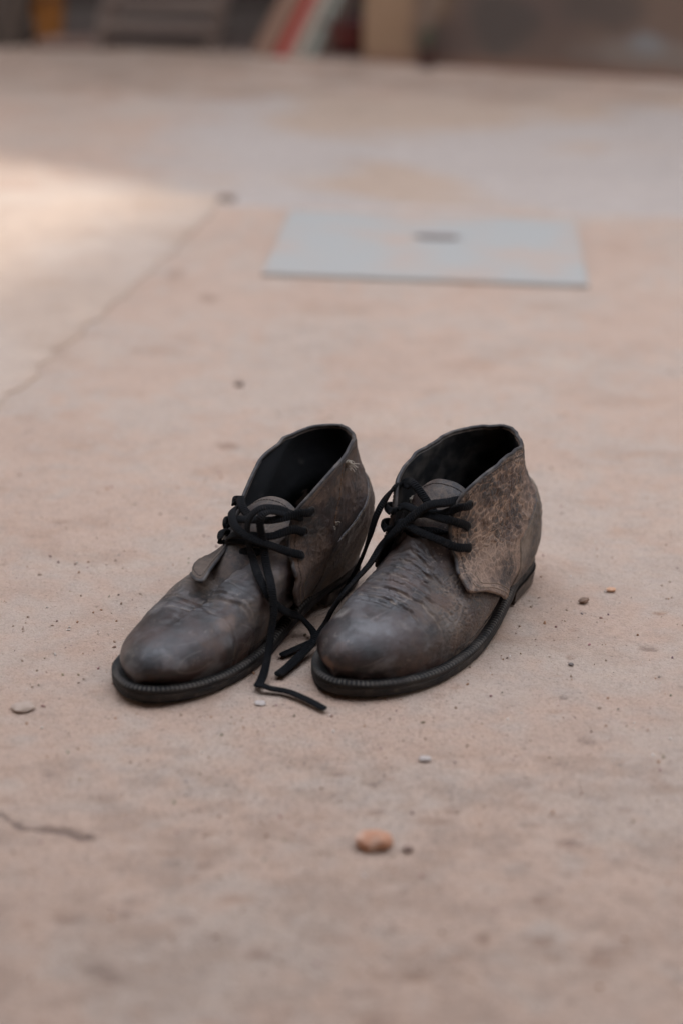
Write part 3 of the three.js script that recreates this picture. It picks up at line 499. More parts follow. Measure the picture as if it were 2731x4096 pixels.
const noWarp = (p) => p;
const bootRight = makeBoot({
  label: 'right of the two worn dark brown boots, cracked tan dusty side and higher collar', mirror: 1, at: [0.163, -1.612], yaw: -31.5, scale: 1, seed: 3.7, plan: () => 1, warp: (p) => [p[0] * (p[0] < 0 ? 1 - 0.16 * smooth(0.16, 0.21, p[2]) * (1 - smooth(0.26, 0.30, p[2])) : 1), p[1], p[2]], rim: (w) => 0.0012 * N(w * 7, 2, 1) + (w > 0 ? 0.006 * smooth(0.2, 0.5, w) : -0.003 * smooth(0.2, 0.5, -w)),
  creases: [[0.256, 0.05, 1.5, 0.0009, 0.0016, -0.05, 0.02], [0.250, 0.02, 2, 0.0021, 0.0018, -0.05, 0.045], [0.243, 0.04, 1, 0.0010, 0.0014, -0.05, 0.03], [0.237, -0.03, 2, 0.0023, 0.0019, -0.05, 0.06], [0.229, -0.02, 1, 0.0009, 0.0013, -0.05, 0.05], [0.222, 0.05, 0, 0.0013, 0.0016, -0.05, 0.035], [0.214, 0.08, 0, 0.0011, 0.0015, -0.05, 0.03], [0.207, 0.08, 0, 0.0009, 0.0013, -0.05, 0.03], [0.200, 0.1, 0, 0.0010, 0.0014, -0.05, 0.03], [0.192, 0.1, 0, 0.0008, 0.0012, -0.05, 0.03], [0.216, -0.25, 0, 0.0022, 0.0028, 0.012, 0.05], [0.226, -0.42, 0, 0.0015, 0.0022, 0.012, 0.055], [0.240, -0.30, 0, 0.0012, 0.0018, 0.018, 0.066]],
  dents: [[0.028, 0.212, 0.016, 0.012, -0.0030], [0.01, 0.238, 0.03, 0.008, -0.0012], [0.004, 0.205, 0.012, 0.012, 0.0012]], flex: 1, instepDust: 0.12, vampDust: -0.20, vampCracks: 0.8, shine: 0.34, seat: (p, w, k) => 0,
  scuffs: [[-0.008, 0.026, 0.318, 0.010, 0.6, [0.20, 0.105, 0.06]], [0.028, 0.045, 0.262, 0.014, 0.35, [0.24, 0.21, 0.185]], [-0.02, 0.05, 0.275, 0.010, 0.35, [0.27, 0.24, 0.21]], [0.048, 0.042, 0.225, 0.016, 0.30, [0.24, 0.2, 0.17]]],
  quarter: {
    1: { edge: [[0.107, 0], [0.132, 0.6], [0.160, 1.35], [0.179, 1.93], [0.1885, 2.12], [0.1950, 2.28], [0.1962, 2.42], [0.1952, 2.62], [0.1925, 3.1], [0.185, 4.47], [0.181, 5.4], [0.179, 6.4], [0.1755, 7.1], [0.168, 7.6], [0.150, 7.9], [0.125, 8.0]], corner: 0.32, lift: (b) => 0.0045 * (1 - smooth(0.3, 0.8, b)) + 0.002, bulge: 0.001, wrinkle: 1, dust: 0.50, dustAt: (a, b, p) => -0.18 * smooth(0.8, 0.3, b) * 0, cracks: 1, crackAt: (a, b, p) => 0.45 + 0.55 * smooth(0.3, 0.6, b) * smooth(0.2, 0.45, a), cell: 155, plates: 0.05, platesAt: (a, b) => 0.40 * smooth(0.76, 0.86, b) * smooth(0.3, 0.5, a) + 0.22 * Math.exp(-(((a - 0.62) / 0.16) ** 2) - (((b - 0.62) / 0.16) ** 2)) - 0.25 * (1 - smooth(0.25, 0.45, b)) - 0.2 * (1 - smooth(0.15, 0.4, a)), lineK: 1.5, tint: [0.270, 0.180, 0.130], detail: true, eyelets: [[0.945, 0.784], [0.917, 0.727], [0.911, 0.643]], inset: 0.905, liningDust: -0.2 },
    [-1]: { edge: [[0.093, 0], [0.118, 0.55], [0.146, 1.25], [0.172, 1.82], [0.1845, 2.15], [0.1875, 2.6], [0.187, 3.2], [0.184, 4.2], [0.182, 5.3], [0.180, 6.4], [0.177, 7.1], [0.169, 7.6], [0.152, 7.9], [0.127, 8.0]], corner: 0.32, lift: (b) => 0.003 + 0.004 * smooth(0.3, 0.45, b) * (1 - smooth(0.72, 0.9, b)), bulge: 0, wrinkle: 0.6, dust: 0.3, dustAt: () => 0, cracks: 0.5, crackAt: () => 0.5, cell: 150, plates: 0, detail: false, tufts: [[0.785, 0.762, -1, 40, 0.0055]], eyelets: [[0.9, 0.751], [0.9, 0.695], [0.9, 0.81]], inset: 0.905, liningDust: 0.12 },
  },
  counterW: 0.30, counterK: 4.4, counterDust: 0.58,
  tongue: [[0, 0.0660, 0.204], [0.001, 0.0900, 0.187], [0.002, 0.111, 0.171], [0.003, 0.125, 0.158], [0.003, 0.133, 0.148]], tongueW: [0.019, 0.029], tongueCurl: -0.002, tongueDust: 0.12,
});
const bootLeft = makeBoot({
  label: 'left of the two worn dark brown boots, dented instep and drooping open collar', mirror: -1, at: [0.003, -1.597], yaw: -30.3, scale: 1.005, seed: 9.2, plan: (x, z) => 1 - (x > 0 ? 0.17 : 0) * smooth(0.08, 0.2, z) * (1 - 0.55 * smooth(0.255, 0.305, z)) * smooth(0, 0.02, x),
  warp: (p, w, k) => { const t = smooth(3, 8, k); const toe = smooth(0.17, 0.26, p[2]); return [p[0] * (1 - 0.04 * t) - 0.0155 * smooth(0.03, 0.095, p[1]) * (1 - 0.75 * smooth(0.15, 0.27, p[2])) * (1 - 0.92 * smooth(0.085, 0.14, p[1]) * (1 - smooth(0.05, 0.14, p[2]))), p[1] + 0.002 * t * (1 - Math.abs(w)) - 0.004 * t - (w > 0 ? 0.016 : 0.003) * t * smooth(0.3, 1, Math.abs(w)) - 0.15 * (p[1] - 0.012) * toe, p[2] - 0.027 * t]; }, rim: (w) => 0.0015 * N(w * 6, 5, 1) - (w > 0 ? 0.003 + 0.004 * smooth(0.1, 0.4, w) : 0.003 * (1 - smooth(0, 0.25, -w)) - 0.0095 * smooth(0.15, 0.45, -w)),
  creases: [[0.243, 0.15, 0, 0.0012, 0.0018, -0.02, 0.055], [0.234, 0.12, 0, 0.0010, 0.0016, -0.03, 0.05], [0.226, 0.1, 0, 0.0014, 0.0018, -0.05, 0.05], [0.219, 0.05, 0, 0.0009, 0.0014, -0.05, 0.03], [0.212, -0.1, 0, 0.0008, 0.0014, -0.05, 0.04], [0.236, -0.2, 0, 0.0011, 0.0018, -0.06, 0.0], [0.204, -0.1, 0, 0.0007, 0.0012, -0.05, 0.04]],
  dents: [[0.006, 0.226, 0.022, 0.014, -0.0050], [-0.016, 0.214, 0.013, 0.012, 0.0022], [-0.018, 0.236, 0.010, 0.008, -0.0020], [0.034, 0.212, 0.012, 0.014, 0.0015]], flex: 0.55, instepDust: 0.30, vampDust: -0.10, vampCracks: 0.3, shine: 0.37, seat: () => 0,
  scuffs: [[-0.012, 0.05, 0.296, 0.006, 0.5, [0.16, 0.06, 0.04]], [-0.012, 0.052, 0.222, 0.007, 0.5, [0.28, 0.23, 0.19]], [-0.038, 0.05, 0.245, 0.012, 0.35, [0.25, 0.15, 0.10]]],
  quarter: {
    1: { edge: [[0.10, 0], [0.135, 0.9], [0.170, 2.2], [0.198, 3.45], [0.2135, 4.3], [0.2165, 4.6], [0.2150, 4.76], [0.2040, 4.97], [0.187, 5.2], [0.170, 5.45], [0.157, 6.05], [0.143, 6.7], [0.115, 7.4], [0.088, 7.8], [0.055, 8.0]], corner: 0.3, lift: (b) => 0.003 + 0.0075 * smooth(0.3, 0.5, b) * (1 - smooth(0.88, 1, b)), bulge: 0, wrinkle: 0.3, dust: 0.3, dustAt: () => 0, cracks: 0.3, crackAt: () => 0.5, cell: 150, plates: 0, detail: false, torn: [-0.026, 0.080, 0.040, 0.013], eyelets: [[0.93, 0.748], [0.93, 0.692], [0.93, 0.632]], inset: 0.905, liningDust: -0.35 },
    [-1]: { edge: [[0.115, 0], [0.140, 0.5], [0.156, 0.95], [0.164, 1.3], [0.1675, 1.75], [0.165, 2.9], [0.163, 4.5], [0.1575, 6.3], [0.148, 7.2], [0.130, 7.68], [0.108, 7.92], [0.080, 8.0]], corner: 0.22, lift: (b) => 0.005 * (1 - smooth(0.2, 0.7, b)) + 0.0015, bulge: -0.001, wrinkle: 0.7, dust: 0.30, dustAt: (a, b, p) => 0.0, cracks: 0.45, crackAt: (a, b) => 0.5, cell: 240, plates: 0.05, tint: [0.155, 0.098, 0.068], detail: true, seams: [[[0.95, 0.915], [0.821, 0.841], [0.695, 0.759], [0.602, 0.644]]], tufts: [[0.87, 0.915, 1, 34, 0.006], [0.602, 0.65, 1, 9, 0.004]], torn: null, eyelets: [[0.938, 0.727], [0.932, 0.676], [0.939, 0.541]], inset: 0.905, liningDust: -0.3 },
  },
  counterW: 0.36, counterK: 5.2, counterDust: 0.34,
  tongue: [[0, 0.0560, 0.205], [-0.002, 0.0760, 0.185], [-0.005, 0.0955, 0.160], [-0.007, 0.108, 0.140], [-0.008, 0.113, 0.127]], tongueW: [0.019, 0.029], tongueCurl: 0.0, tongueDust: 0.2,
});

// ---- laces: each strand is a flat tube through points of the boot's own frame, each with the direction its flat side faces
function strand(b, list, seg = 150, w = 0.0072, h = 0.0034, name = 'lace') {
  const P = [], U = []; for (const q of list) { P.push(q.p ?? V(...q)); U.push(q.n ?? (q.length > 3 ? V(...q.slice(3)) : V(0, 0.8, 0.6))); }
  return flatTube(P.map((p) => V(p.x, p.y, p.z)), U, w, h, seg, b.root, name, laceMat);
}
const side = (b, s, a, t, out, ext = 0) => { const P = b.sides[s].point(a, t, 1), f = b.frame(P.w, P.k); return { p: P.p.clone().addScaledVector(P.n, out).addScaledVector(f.tw, Math.sign(P.w) * ext), n: P.n.clone() }; };
const eye = (b, s, i, out) => { const [a, t] = b.cfg.quarter[s].eyelets[i]; return side(b, s, a, t, out); };
const nearEnd = (b, s, i, d = [0, 0]) => { const [a, t] = b.cfg.quarter[s].eyelets[i]; return [side(b, s, a + 0.004, t, -0.004), side(b, s, a + 0.006, t, 0.0016), side(b, s, a + 0.028, t + d[0], 0.0038), side(b, s, 1.0, t + d[1], 0.0045, 0.001)]; };
const farEnd = (b, s, i, up = 0) => { const [a, t] = b.cfg.quarter[s].eyelets[i]; return [side(b, s, a, t, -0.003), side(b, s, a + 0.02, t, 0.0036), side(b, s, a + 0.06, t, 0.0052), side(b, s, 1.0, t + up, 0.0018, 0.0062), side(b, s, 0.995, t + up, -0.0035, 0.002)]; };
const lift = (v, x, y, z) => [v[0] + x, v[1] + y, v[2] + z];
{
  const b = bootRight;
  strand(b, [...nearEnd(b, 1, 1, [0.006, 0.012]), [0.014, 0.1125, 0.1835], [-0.004, 0.1135, 0.1830], [-0.020, 0.1135, 0.1790], ...farEnd(b, -1, 0, 0).reverse()]);
  strand(b, [...nearEnd(b, 1, 2, [0.012, 0.024]), [0.020, 0.0960, 0.1905], [0.002, 0.1000, 0.1930], [-0.016, 0.1035, 0.1900], ...farEnd(b, -1, 1, 0).reverse()]);
  strand(b, [...nearEnd(b, 1, 0, [-0.002, -0.006]), [0.016, 0.1150, 0.1790], [0.002, 0.1120, 0.1810], [-0.010, 0.1080, 0.1800], [-0.018, 0.1010, 0.1760]]);
  strand(b, [side(b, -1, 0.93, 0.815, 0.001), side(b, -1, 0.955, 0.83, -0.006), [-0.0200, 0.1305, 0.1665], [-0.0060, 0.1205, 0.1690], [0.0040, 0.1120, 0.1720], [0.0140, 0.1060, 0.1720]]);
  strand(b, [[0.020, 0.098, 0.172], [0.004, 0.0985, 0.1840], [-0.014, 0.0955, 0.1830], [-0.024, 0.090, 0.176]]);
  // free end that runs down over the instep to the ground
  strand(b, [side(b, 1, 0.985, 0.79, -0.004), [0.0215, 0.1255, 0.1775], [0.0050, 0.1205, 0.1830], [-0.0075, 0.1085, 0.1895, 0, 0.7, 0.7], [-0.0195, 0.0950, 0.1945, -0.2, 0.7, 0.7], [-0.0325, 0.0795, 0.1930, -0.4, 0.7, 0.6], [-0.0340, 0.0680, 0.2090, -0.6, 0.7, 0.4], [-0.0368, 0.0592, 0.2270, -0.7, 0.7, 0.3], [-0.0400, 0.0500, 0.2420, -0.7, 0.6, 0.3], [-0.0468, 0.0370, 0.2462, -0.7, 0.6, 0.2], [-0.0530, 0.0215, 0.2495, -0.5, 0.8, 0.2], [-0.0545, 0.0100, 0.2680, -0.2, 1, 0], [-0.0545, 0.0065, 0.2835, 0, 1, 0], [-0.0530, 0.0045, 0.3048, 0, 1, 0], [-0.0520, 0.0042, 0.3211, 0, 1, 0]], 220, 0.0086, 0.0043);
  // the other free end, over the collar and down between the boots
  strand(b, [[-0.0200, 0.1280, 0.1690], side(b, -1, 0.965, 0.82, -0.006), side(b, -1, 1.0, 0.815, 0.001, 0.006), [-0.0365, 0.1165, 0.1840], [-0.0395, 0.1060, 0.1900], [-0.0455, 0.0850, 0.1910], [-0.0580, 0.0600, 0.1810], [-0.0700, 0.0400, 0.1722], [-0.0825, 0.0200, 0.1655], [-0.0915, 0.0080, 0.1600], [-0.0960, 0.0035, 0.1480], [-0.0990, 0.0030, 0.1300]], 180, 0.0064, 0.0030);
}
{
  const b = bootLeft;
  strand(b, [...nearEnd(b, -1, 0, [-0.004, -0.01]), [0.0300, 0.1115, 0.1680], [0.0120, 0.1090, 0.1720], [-0.0060, 0.1045, 0.1690], ...farEnd(b, 1, 1, 0).reverse()]);
  strand(b, [...nearEnd(b, -1, 1, [0.0, 0.0]), [0.0300, 0.0985, 0.1725], [0.0140, 0.0980, 0.1790], [-0.0020, 0.0950, 0.1800], ...farEnd(b, 1, 2, 0).reverse()]);
  strand(b, [...nearEnd(b, -1, 2, [0.03, 0.06]), [0.0320, 0.0930, 0.1775], [0.0180, 0.0985, 0.1850], [0.0040, 0.1040, 0.1840], [-0.0110, 0.1085, 0.1680], ...farEnd(b, 1, 0, 0.005).reverse()]);
  strand(b, [[-0.0180, 0.0690, 0.1760], [-0.0080, 0.0730, 0.1800], [0.0060, 0.0815, 0.1790], [0.0220, 0.0830, 0.1740]]);
  strand(b, [[0.0260, 0.0880, 0.1680], [0.010, 0.0900, 0.1750], [-0.008, 0.0870, 0.1740], [-0.018, 0.080, 0.168]]);
  strand(b, [[-0.0160, 0.1160, 0.1480], [-0.0060, 0.1130, 0.1600], [0.0040, 0.1080, 0.1640], [0.018, 0.104, 0.163]]);
  // two free ends hanging over the instep
  strand(b, [[0.0440, 0.1090, 0.1440], [0.0380, 0.1145, 0.1535], [0.0300, 0.1200, 0.1625], [0.0210, 0.1215, 0.1730, 0, 0.9, 0.4], [0.0140, 0.1130, 0.1800, -0.4, 0.4, 0.8], [0.0150, 0.0960, 0.1830, -0.4, 0.3, 0.85], [0.0215, 0.0805, 0.1855, -0.1, 0.6, 0.8], [0.0350, 0.0725, 0.1975, 0.5, 0.7, 0.5], [0.0470, 0.0590, 0.2010, 0.9, 0.3, 0.3], [0.0510, 0.0455, 0.1900, 0.9, 0.4, 0.2], [0.0470, 0.0300, 0.1660, 0.9, 0.4, 0.2], [0.0440, 0.0155, 0.1430, 0.6, 0.8, 0], [0.0545, 0.0065, 0.1428, 0, 1, 0], [0.0605, 0.0035, 0.1502, 0, 1, 0], [0.0580, 0.0035, 0.1690, 0, 1, 0], [0.0535, 0.0035, 0.1921, 0, 1, 0]], 240, 0.0072, 0.0030);
  strand(b, [[0.0460, 0.1090, 0.1470], [0.0370, 0.1150, 0.1590], [0.0275, 0.1195, 0.1720, 0, 0.9, 0.4], [0.0245, 0.1165, 0.1790, 0.1, 0.4, 0.9], [0.0275, 0.0925, 0.1790, 0.2, 0.2, 0.95], [0.0345, 0.0775, 0.1850, 0.4, 0.4, 0.8], [0.0490, 0.0670, 0.2000, 0.7, 0.4, 0.6], [0.0545, 0.0495, 0.2050, 0.9, 0.2, 0.35], [0.0560, 0.0330, 0.2110, 0.9, 0.1, 0.35], [0.0600, 0.0185, 0.2220, 0.8, 0.2, 0.5], [0.0650, 0.0090, 0.2350, 0.6, 0.5, 0.6], [0.0670, 0.0050, 0.2430, 0, 1, 0], [0.0690, 0.0045, 0.2500, 0, 1, 0], [0.0740, 0.0062, 0.2515, 0, 1, 0], [0.0800, 0.0045, 0.2490, 0, 1, 0], [0.0937, 0.0040, 0.2456, 0, 1, 0], [0.1140, 0.0038, 0.2487, 0, 1, 0], [0.1345, 0.0032, 0.2541, 0, 1, 0]], 260, 0.0072, 0.0030);
}

// ---------------------------------------------------------------- the yard beyond: inspection cover, house, things by the doorway
const boxG = (w, h, d, x, y, z, r = 0.004) => { const g = new RoundedBoxGeometry(w, h, d, 2, Math.min(r, w / 3, h / 3, d / 3)); g.translate(x, y, z); return g; };
function paint(g, fn) { const p = g.attributes.position, c = new Float32Array(p.count * 3); for (let i = 0; i < p.count; i++) c.set(fn(p.getX(i), p.getY(i), p.getZ(i)), i * 3); g.setAttribute('color', new THREE.BufferAttribute(c, 3)); return g; }
const paintMat = std({ vertexColors: true, roughness: 0.85 });
{
  const t = thing('inspection_cover', 0.128, 0, -2.895, 'pale blue grey square inspection cover set in the ground behind the boots', 'inspection cover');
  t.rotation.y = -3.6 * Math.PI / 180;
  const W = 0.474, D = 0.432;
  const shape = new THREE.Shape([[-W / 2, -D / 2], [W / 2, -D / 2], [W / 2, D / 2], [-W / 2, D / 2]].map(([x, y]) => new THREE.Vector2(x, y)));
  const hole = new THREE.Path(); hole.absellipse(0.012, 0.055, 0.044, 0.022, 0, Math.PI * 2); shape.holes.push(hole);
  let g = new THREE.ExtrudeGeometry(shape, { depth: 0.004, bevelEnabled: true, bevelSize: 0.002, bevelThickness: 0.002, bevelSegments: 2, curveSegments: 24 }); g.rotateX(-Math.PI / 2);
  g = new TessellateModifier(0.02, 6).modify(g); g.computeVertexNormals();
  const tone = (x, y, z) => mix3(mix3([0.335, 0.325, 0.30], [0.385, 0.305, 0.25], smooth(-0.05, 0.3, fbm(x * 9, 3, z * 9, 4))), [0.40, 0.29, 0.225], 0.6 * smooth(0.05, 0.4, fbm(x * 16, 7, z * 16, 4)));
  obj('cover_plate', paint(g, tone), paintMat, t);
  obj('handle_recess', paint(new THREE.CylinderGeometry(0.0445, 0.0445, 0.004, 28).scale(1, 1, 0.51).translate(0.012, 0.0005, -0.055), () => [0.29, 0.24, 0.21]), paintMat, t);
  const bar = new THREE.CapsuleGeometry(0.005, 0.055, 4, 8); bar.rotateZ(Math.PI / 2); bar.translate(0.012, 0.0055, -0.055); obj('handle', paint(bar, () => [0.25, 0.195, 0.17]), paintMat, t);
}
const HOUSE = new THREE.Group(); HOUSE.name = 'house'; scene.add(HOUSE); HOUSE.position.set(0.03, 0, -5.0); HOUSE.rotation.y = -16.4 * Math.PI / 180;
tag(HOUSE, 'tan and brown plastered house with a dark open doorway at the end of the yard', 'house');
{
  const wallTone = (x, y, z) => {
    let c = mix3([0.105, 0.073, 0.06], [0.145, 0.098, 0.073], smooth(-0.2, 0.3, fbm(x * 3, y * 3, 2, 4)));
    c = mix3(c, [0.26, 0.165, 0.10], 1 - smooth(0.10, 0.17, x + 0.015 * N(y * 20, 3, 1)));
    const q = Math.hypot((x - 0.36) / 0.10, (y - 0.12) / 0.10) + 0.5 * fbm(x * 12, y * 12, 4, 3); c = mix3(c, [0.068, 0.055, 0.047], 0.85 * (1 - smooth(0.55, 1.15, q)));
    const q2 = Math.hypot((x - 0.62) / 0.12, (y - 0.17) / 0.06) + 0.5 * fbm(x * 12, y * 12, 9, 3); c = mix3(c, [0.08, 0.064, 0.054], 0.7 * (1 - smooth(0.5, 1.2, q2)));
    const q3 = Math.hypot((x - 0.20) / 0.04, (y - 0.17) / 0.07) + 0.4 * fbm(x * 18, y * 18, 9, 3); c = mix3(c, [0.22, 0.14, 0.08], 0.5 * (1 - smooth(0.5, 1.2, q3)));
    const q4 = Math.hypot((x - 0.76) / 0.20, (y - 0.055) / 0.05) + 0.5 * fbm(x * 10, y * 14, 5, 3); c = mix3(c, [0.20, 0.165, 0.14], 0.75 * (1 - smooth(0.5, 1.2, q4))); const q5 = Math.hypot((x - 0.74) / 0.05, (y - 0.085) / 0.028) + 0.4 * fbm(x * 20, y * 20, 5, 3); c = mix3(c, [0.20, 0.205, 0.205], 0.8 * (1 - smooth(0.5, 1.2, q5)));
    return mix3(c, [0.19, 0.10, 0.065], 0.6 * (1 - smooth(0.015, 0.035, y + 0.01 * N(x * 20, 1, 1))));
  };
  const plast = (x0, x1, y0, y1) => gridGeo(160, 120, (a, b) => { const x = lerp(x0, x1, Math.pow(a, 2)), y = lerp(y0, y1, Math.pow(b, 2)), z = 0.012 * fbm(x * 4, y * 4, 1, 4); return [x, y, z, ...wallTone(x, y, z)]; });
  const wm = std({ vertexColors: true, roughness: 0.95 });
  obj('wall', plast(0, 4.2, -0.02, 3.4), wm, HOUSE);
  obj('wall', paint(boxG(4.2, 3.44, 0.3, 2.1, 1.70, -0.175, 0.01), () => [0.3, 0.2, 0.14]), wm, HOUSE);
  obj('wall', paint(boxG(2.9, 3.4, 0.32, -2.77, 1.70, -0.165, 0.01), (x, y) => mix3([0.15, 0.11, 0.09], [0.2, 0.14, 0.1], 0.5)), wm, HOUSE);
  obj('lintel', paint(boxG(1.32, 1.35, 0.3, -0.66, 2.725, -0.165, 0.01), () => [0.3, 0.2, 0.14]), wm, HOUSE);
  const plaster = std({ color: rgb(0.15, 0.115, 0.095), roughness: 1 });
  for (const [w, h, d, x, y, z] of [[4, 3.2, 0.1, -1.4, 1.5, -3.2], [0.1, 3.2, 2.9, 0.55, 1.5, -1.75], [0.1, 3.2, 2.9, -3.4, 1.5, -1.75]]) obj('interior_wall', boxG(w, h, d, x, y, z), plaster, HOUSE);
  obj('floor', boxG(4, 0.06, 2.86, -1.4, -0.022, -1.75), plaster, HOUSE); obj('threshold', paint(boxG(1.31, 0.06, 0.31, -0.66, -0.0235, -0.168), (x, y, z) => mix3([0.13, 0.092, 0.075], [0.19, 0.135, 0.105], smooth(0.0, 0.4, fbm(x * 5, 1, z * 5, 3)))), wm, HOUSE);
  obj('roof', paint(boxG(7.8, 0.14, 3.9, 0.0, 3.48, -1.6), () => [0.25, 0.2, 0.17]), wm, HOUSE);
}
const inHouse = (x, y, z) => HOUSE.localToWorld(V(x, y, z)); HOUSE.updateMatrixWorld(true);
{ // slatted rack: two slanting posts with slats, standing in the doorway
  const p = inHouse(-0.565, 0, 0.03), t = thing('slatted_rack', p.x, 0, p.z, 'weathered wooden slatted rack with slanting posts in the dark doorway', 'rack'); t.rotation.y = 0.02;
  const wood = (x, y, z) => mix3([0.11, 0.08, 0.066], [0.185, 0.14, 0.115], smooth(-0.2, 0.3, fbm(x * 6, y * 30, z * 6, 3)));
  const post = (x, z, lean) => { const g = boxG(0.042, 0.66, 0.028, 0, 0.33, 0); g.applyMatrix4(new THREE.Matrix4().makeShear(0, 0, lean, 0, 0, 0)); g.translate(x, 0, z); return paint(g, wood); };
  for (const [x, z] of [[-0.155, 0], [0.140, 0], [-0.155, -0.26], [0.140, -0.26]]) obj('post', post(x, z, 0.26), paintMat, t);
  for (let i = 0; i < 10; i++) { const y = 0.066 + i * 0.056; if (y > 0.64) break; obj('slat', paint(boxG(0.30, 0.028, 0.014, -0.007 + 0.26 * y, y, 0.022), wood), paintMat, t); }
  for (const x of [-0.155, 0.140]) obj('side_rail', paint(boxG(0.03, 0.03, 0.27, x + 0.26 * 0.6, 0.6, -0.13), wood), paintMat, t);
}
{ // painted boards leaning to the right against the jamb
  const tones = [[[0.22, 0.13, 0.09], 'tan wooden board leaning in the doorway, leftmost of the five'], [[0.40, 0.07, 0.055], 'red painted board leaning between the tan and cream boards'], [[0.36, 0.29, 0.235], 'cream painted board leaning between the red and pale green boards'], [[0.25, 0.265, 0.23], 'pale grey green board leaning beside the cream board'], [[0.10, 0.065, 0.05], 'dark brown board leaning on the right of the pale green one']];
  const wds = [0.054, 0.034, 0.036, 0.034, 0.03]; let x = -0.30;
  tones.forEach(([c, label], i) => {
    const w = wds[i]; x += w / 2; const p = inHouse(x, 0, 0.02 - 0.012 * i), t = thing('leaning_board', p.x, 0, p.z, label, 'board', 'painted boards leaning in the doorway'); t.rotation.set(-0.10, -16.4 * Math.PI / 180, -0.47 + 0.02 * i, 'YXZ');
    obj('board', paint(boxG(w, 1.1, 0.018, 0, 0.55, 0, 0.003), (a, b, d) => mix3(c, c.map((q) => q * 0.7), smooth(0, 0.4, fbm(a * 20, b * 6, i, 3)))), paintMat, t); x += w / 2 + 0.002;
  });
}
{ // red basin just inside, in the shade right of the boards
  const p = inHouse(-0.07, 0, -0.12), prof = [[0.001, 0.004], [0.075, 0.004], [0.085, 0.012], [0.105, 0.075], [0.115, 0.080], [0.117, 0.084], [0.108, 0.084], [0.100, 0.074], [0.080, 0.014], [0.001, 0.010]].map(([a, b]) => new THREE.Vector2(a, b));
  const o = obj('plastic_basin', new THREE.LatheGeometry(prof, 36), std({ color: rgb(0.10, 0.016, 0.014), roughness: 0.5 })); o.position.copy(p); o.position.y = 0.008; tag(o, 'red plastic basin on the floor at the right of the dark doorway', 'basin');
}
{ // small pot with a straggling plant at the wall
  const p = inHouse(0.185, 0, 0.045), t = thing('potted_plant', p.x, 0, p.z, 'small straggling green plant in a dark pot at the foot of the wall', 'plant'), r = rng(5);
  const prof = [[0.001, 0], [0.018, 0], [0.024, 0.042], [0.027, 0.043], [0.027, 0.050], [0.022, 0.050], [0.02, 0.04], [0.001, 0.04]].map(([a, b]) => new THREE.Vector2(a, b));
  obj('pot', new THREE.LatheGeometry(prof, 24), std({ color: rgb(0.065, 0.028, 0.022), roughness: 0.8 }), t);
  const leafs = [], stems = [];
  for (let i = 0; i < 46; i++) { const a = r() * 6.283, h = 0.05 + 0.05 * r(), l = new THREE.SphereGeometry(0.010, 6, 4); l.scale(1, 0.16, 0.5); l.rotateZ(0.6 * (r() - 0.3)); l.rotateY(a); l.translate(0.022 * r() * Math.cos(a), h, 0.022 * r() * Math.sin(a)); leafs.push(l); }
  for (let i = 0; i < 5; i++) { const c = new THREE.CatmullRomCurve3([V(0, 0.04, 0), V(0.008 * (i - 2), 0.13, 0.01), V(0.03 + 0.014 * i, 0.24 + 0.02 * i, 0.0), V(0.05 + 0.03 * i, 0.42, 0.01)]); stems.push(new THREE.TubeGeometry(c, 16, 0.0022, 5)); for (let k = 0; k < 7; k++) { const q = c.getPoint(0.55 + 0.06 * k), l = new THREE.SphereGeometry(0.011, 6, 4); l.scale(1, 0.16, 0.5); l.rotateY(k * 2.4); l.translate(q.x + 0.008, q.y, q.z); leafs.push(l); } }
  obj('foliage', leafs, std({ color: rgb(0.055, 0.085, 0.045), roughness: 0.7, side: THREE.DoubleSide }), t); obj('stem', stems, std({ color: rgb(0.22, 0.16, 0.12), roughness: 0.9 }), t);
}
function stoneGeo(sx, sy, sz, seed, rough = 0.25, det = 5) { const g = new THREE.IcosahedronGeometry(1, det), p = g.attributes.position; for (let i = 0; i < p.count; i++) { const x = p.getX(i), y = p.getY(i), z = p.getZ(i), k = 1 + rough * 1.6 * fbm(x * 1.3 + seed, y * 1.3, z * 1.3, 4), e = (v) => Math.sign(v) * Math.pow(Math.abs(v), 0.8); p.setXYZ(i, e(x) * sx * k, e(y) * sy * k, e(z) * sz * k); } g.computeVertexNormals(); return g; }
const stoneMat = (c, c2, s) => [(g) => paint(g, (x, y, z) => mix3(c, c2, smooth(-0.2, 0.3, fbm(x * s, y * s, z * s, 4)))), paintMat];
function stone(name, x, z, sx, sy, sz, c, c2, seed, label, cat, turn = 0, group, sink = 0.8) { const [pf, mm] = stoneMat(c, c2, 1.2 / sx), o = obj(name, pf(stoneGeo(sx, sy, sz, seed)), mm); o.position.set(x, sy * sink, z); o.rotation.y = turn; tag(o, label, cat, group); return o; }
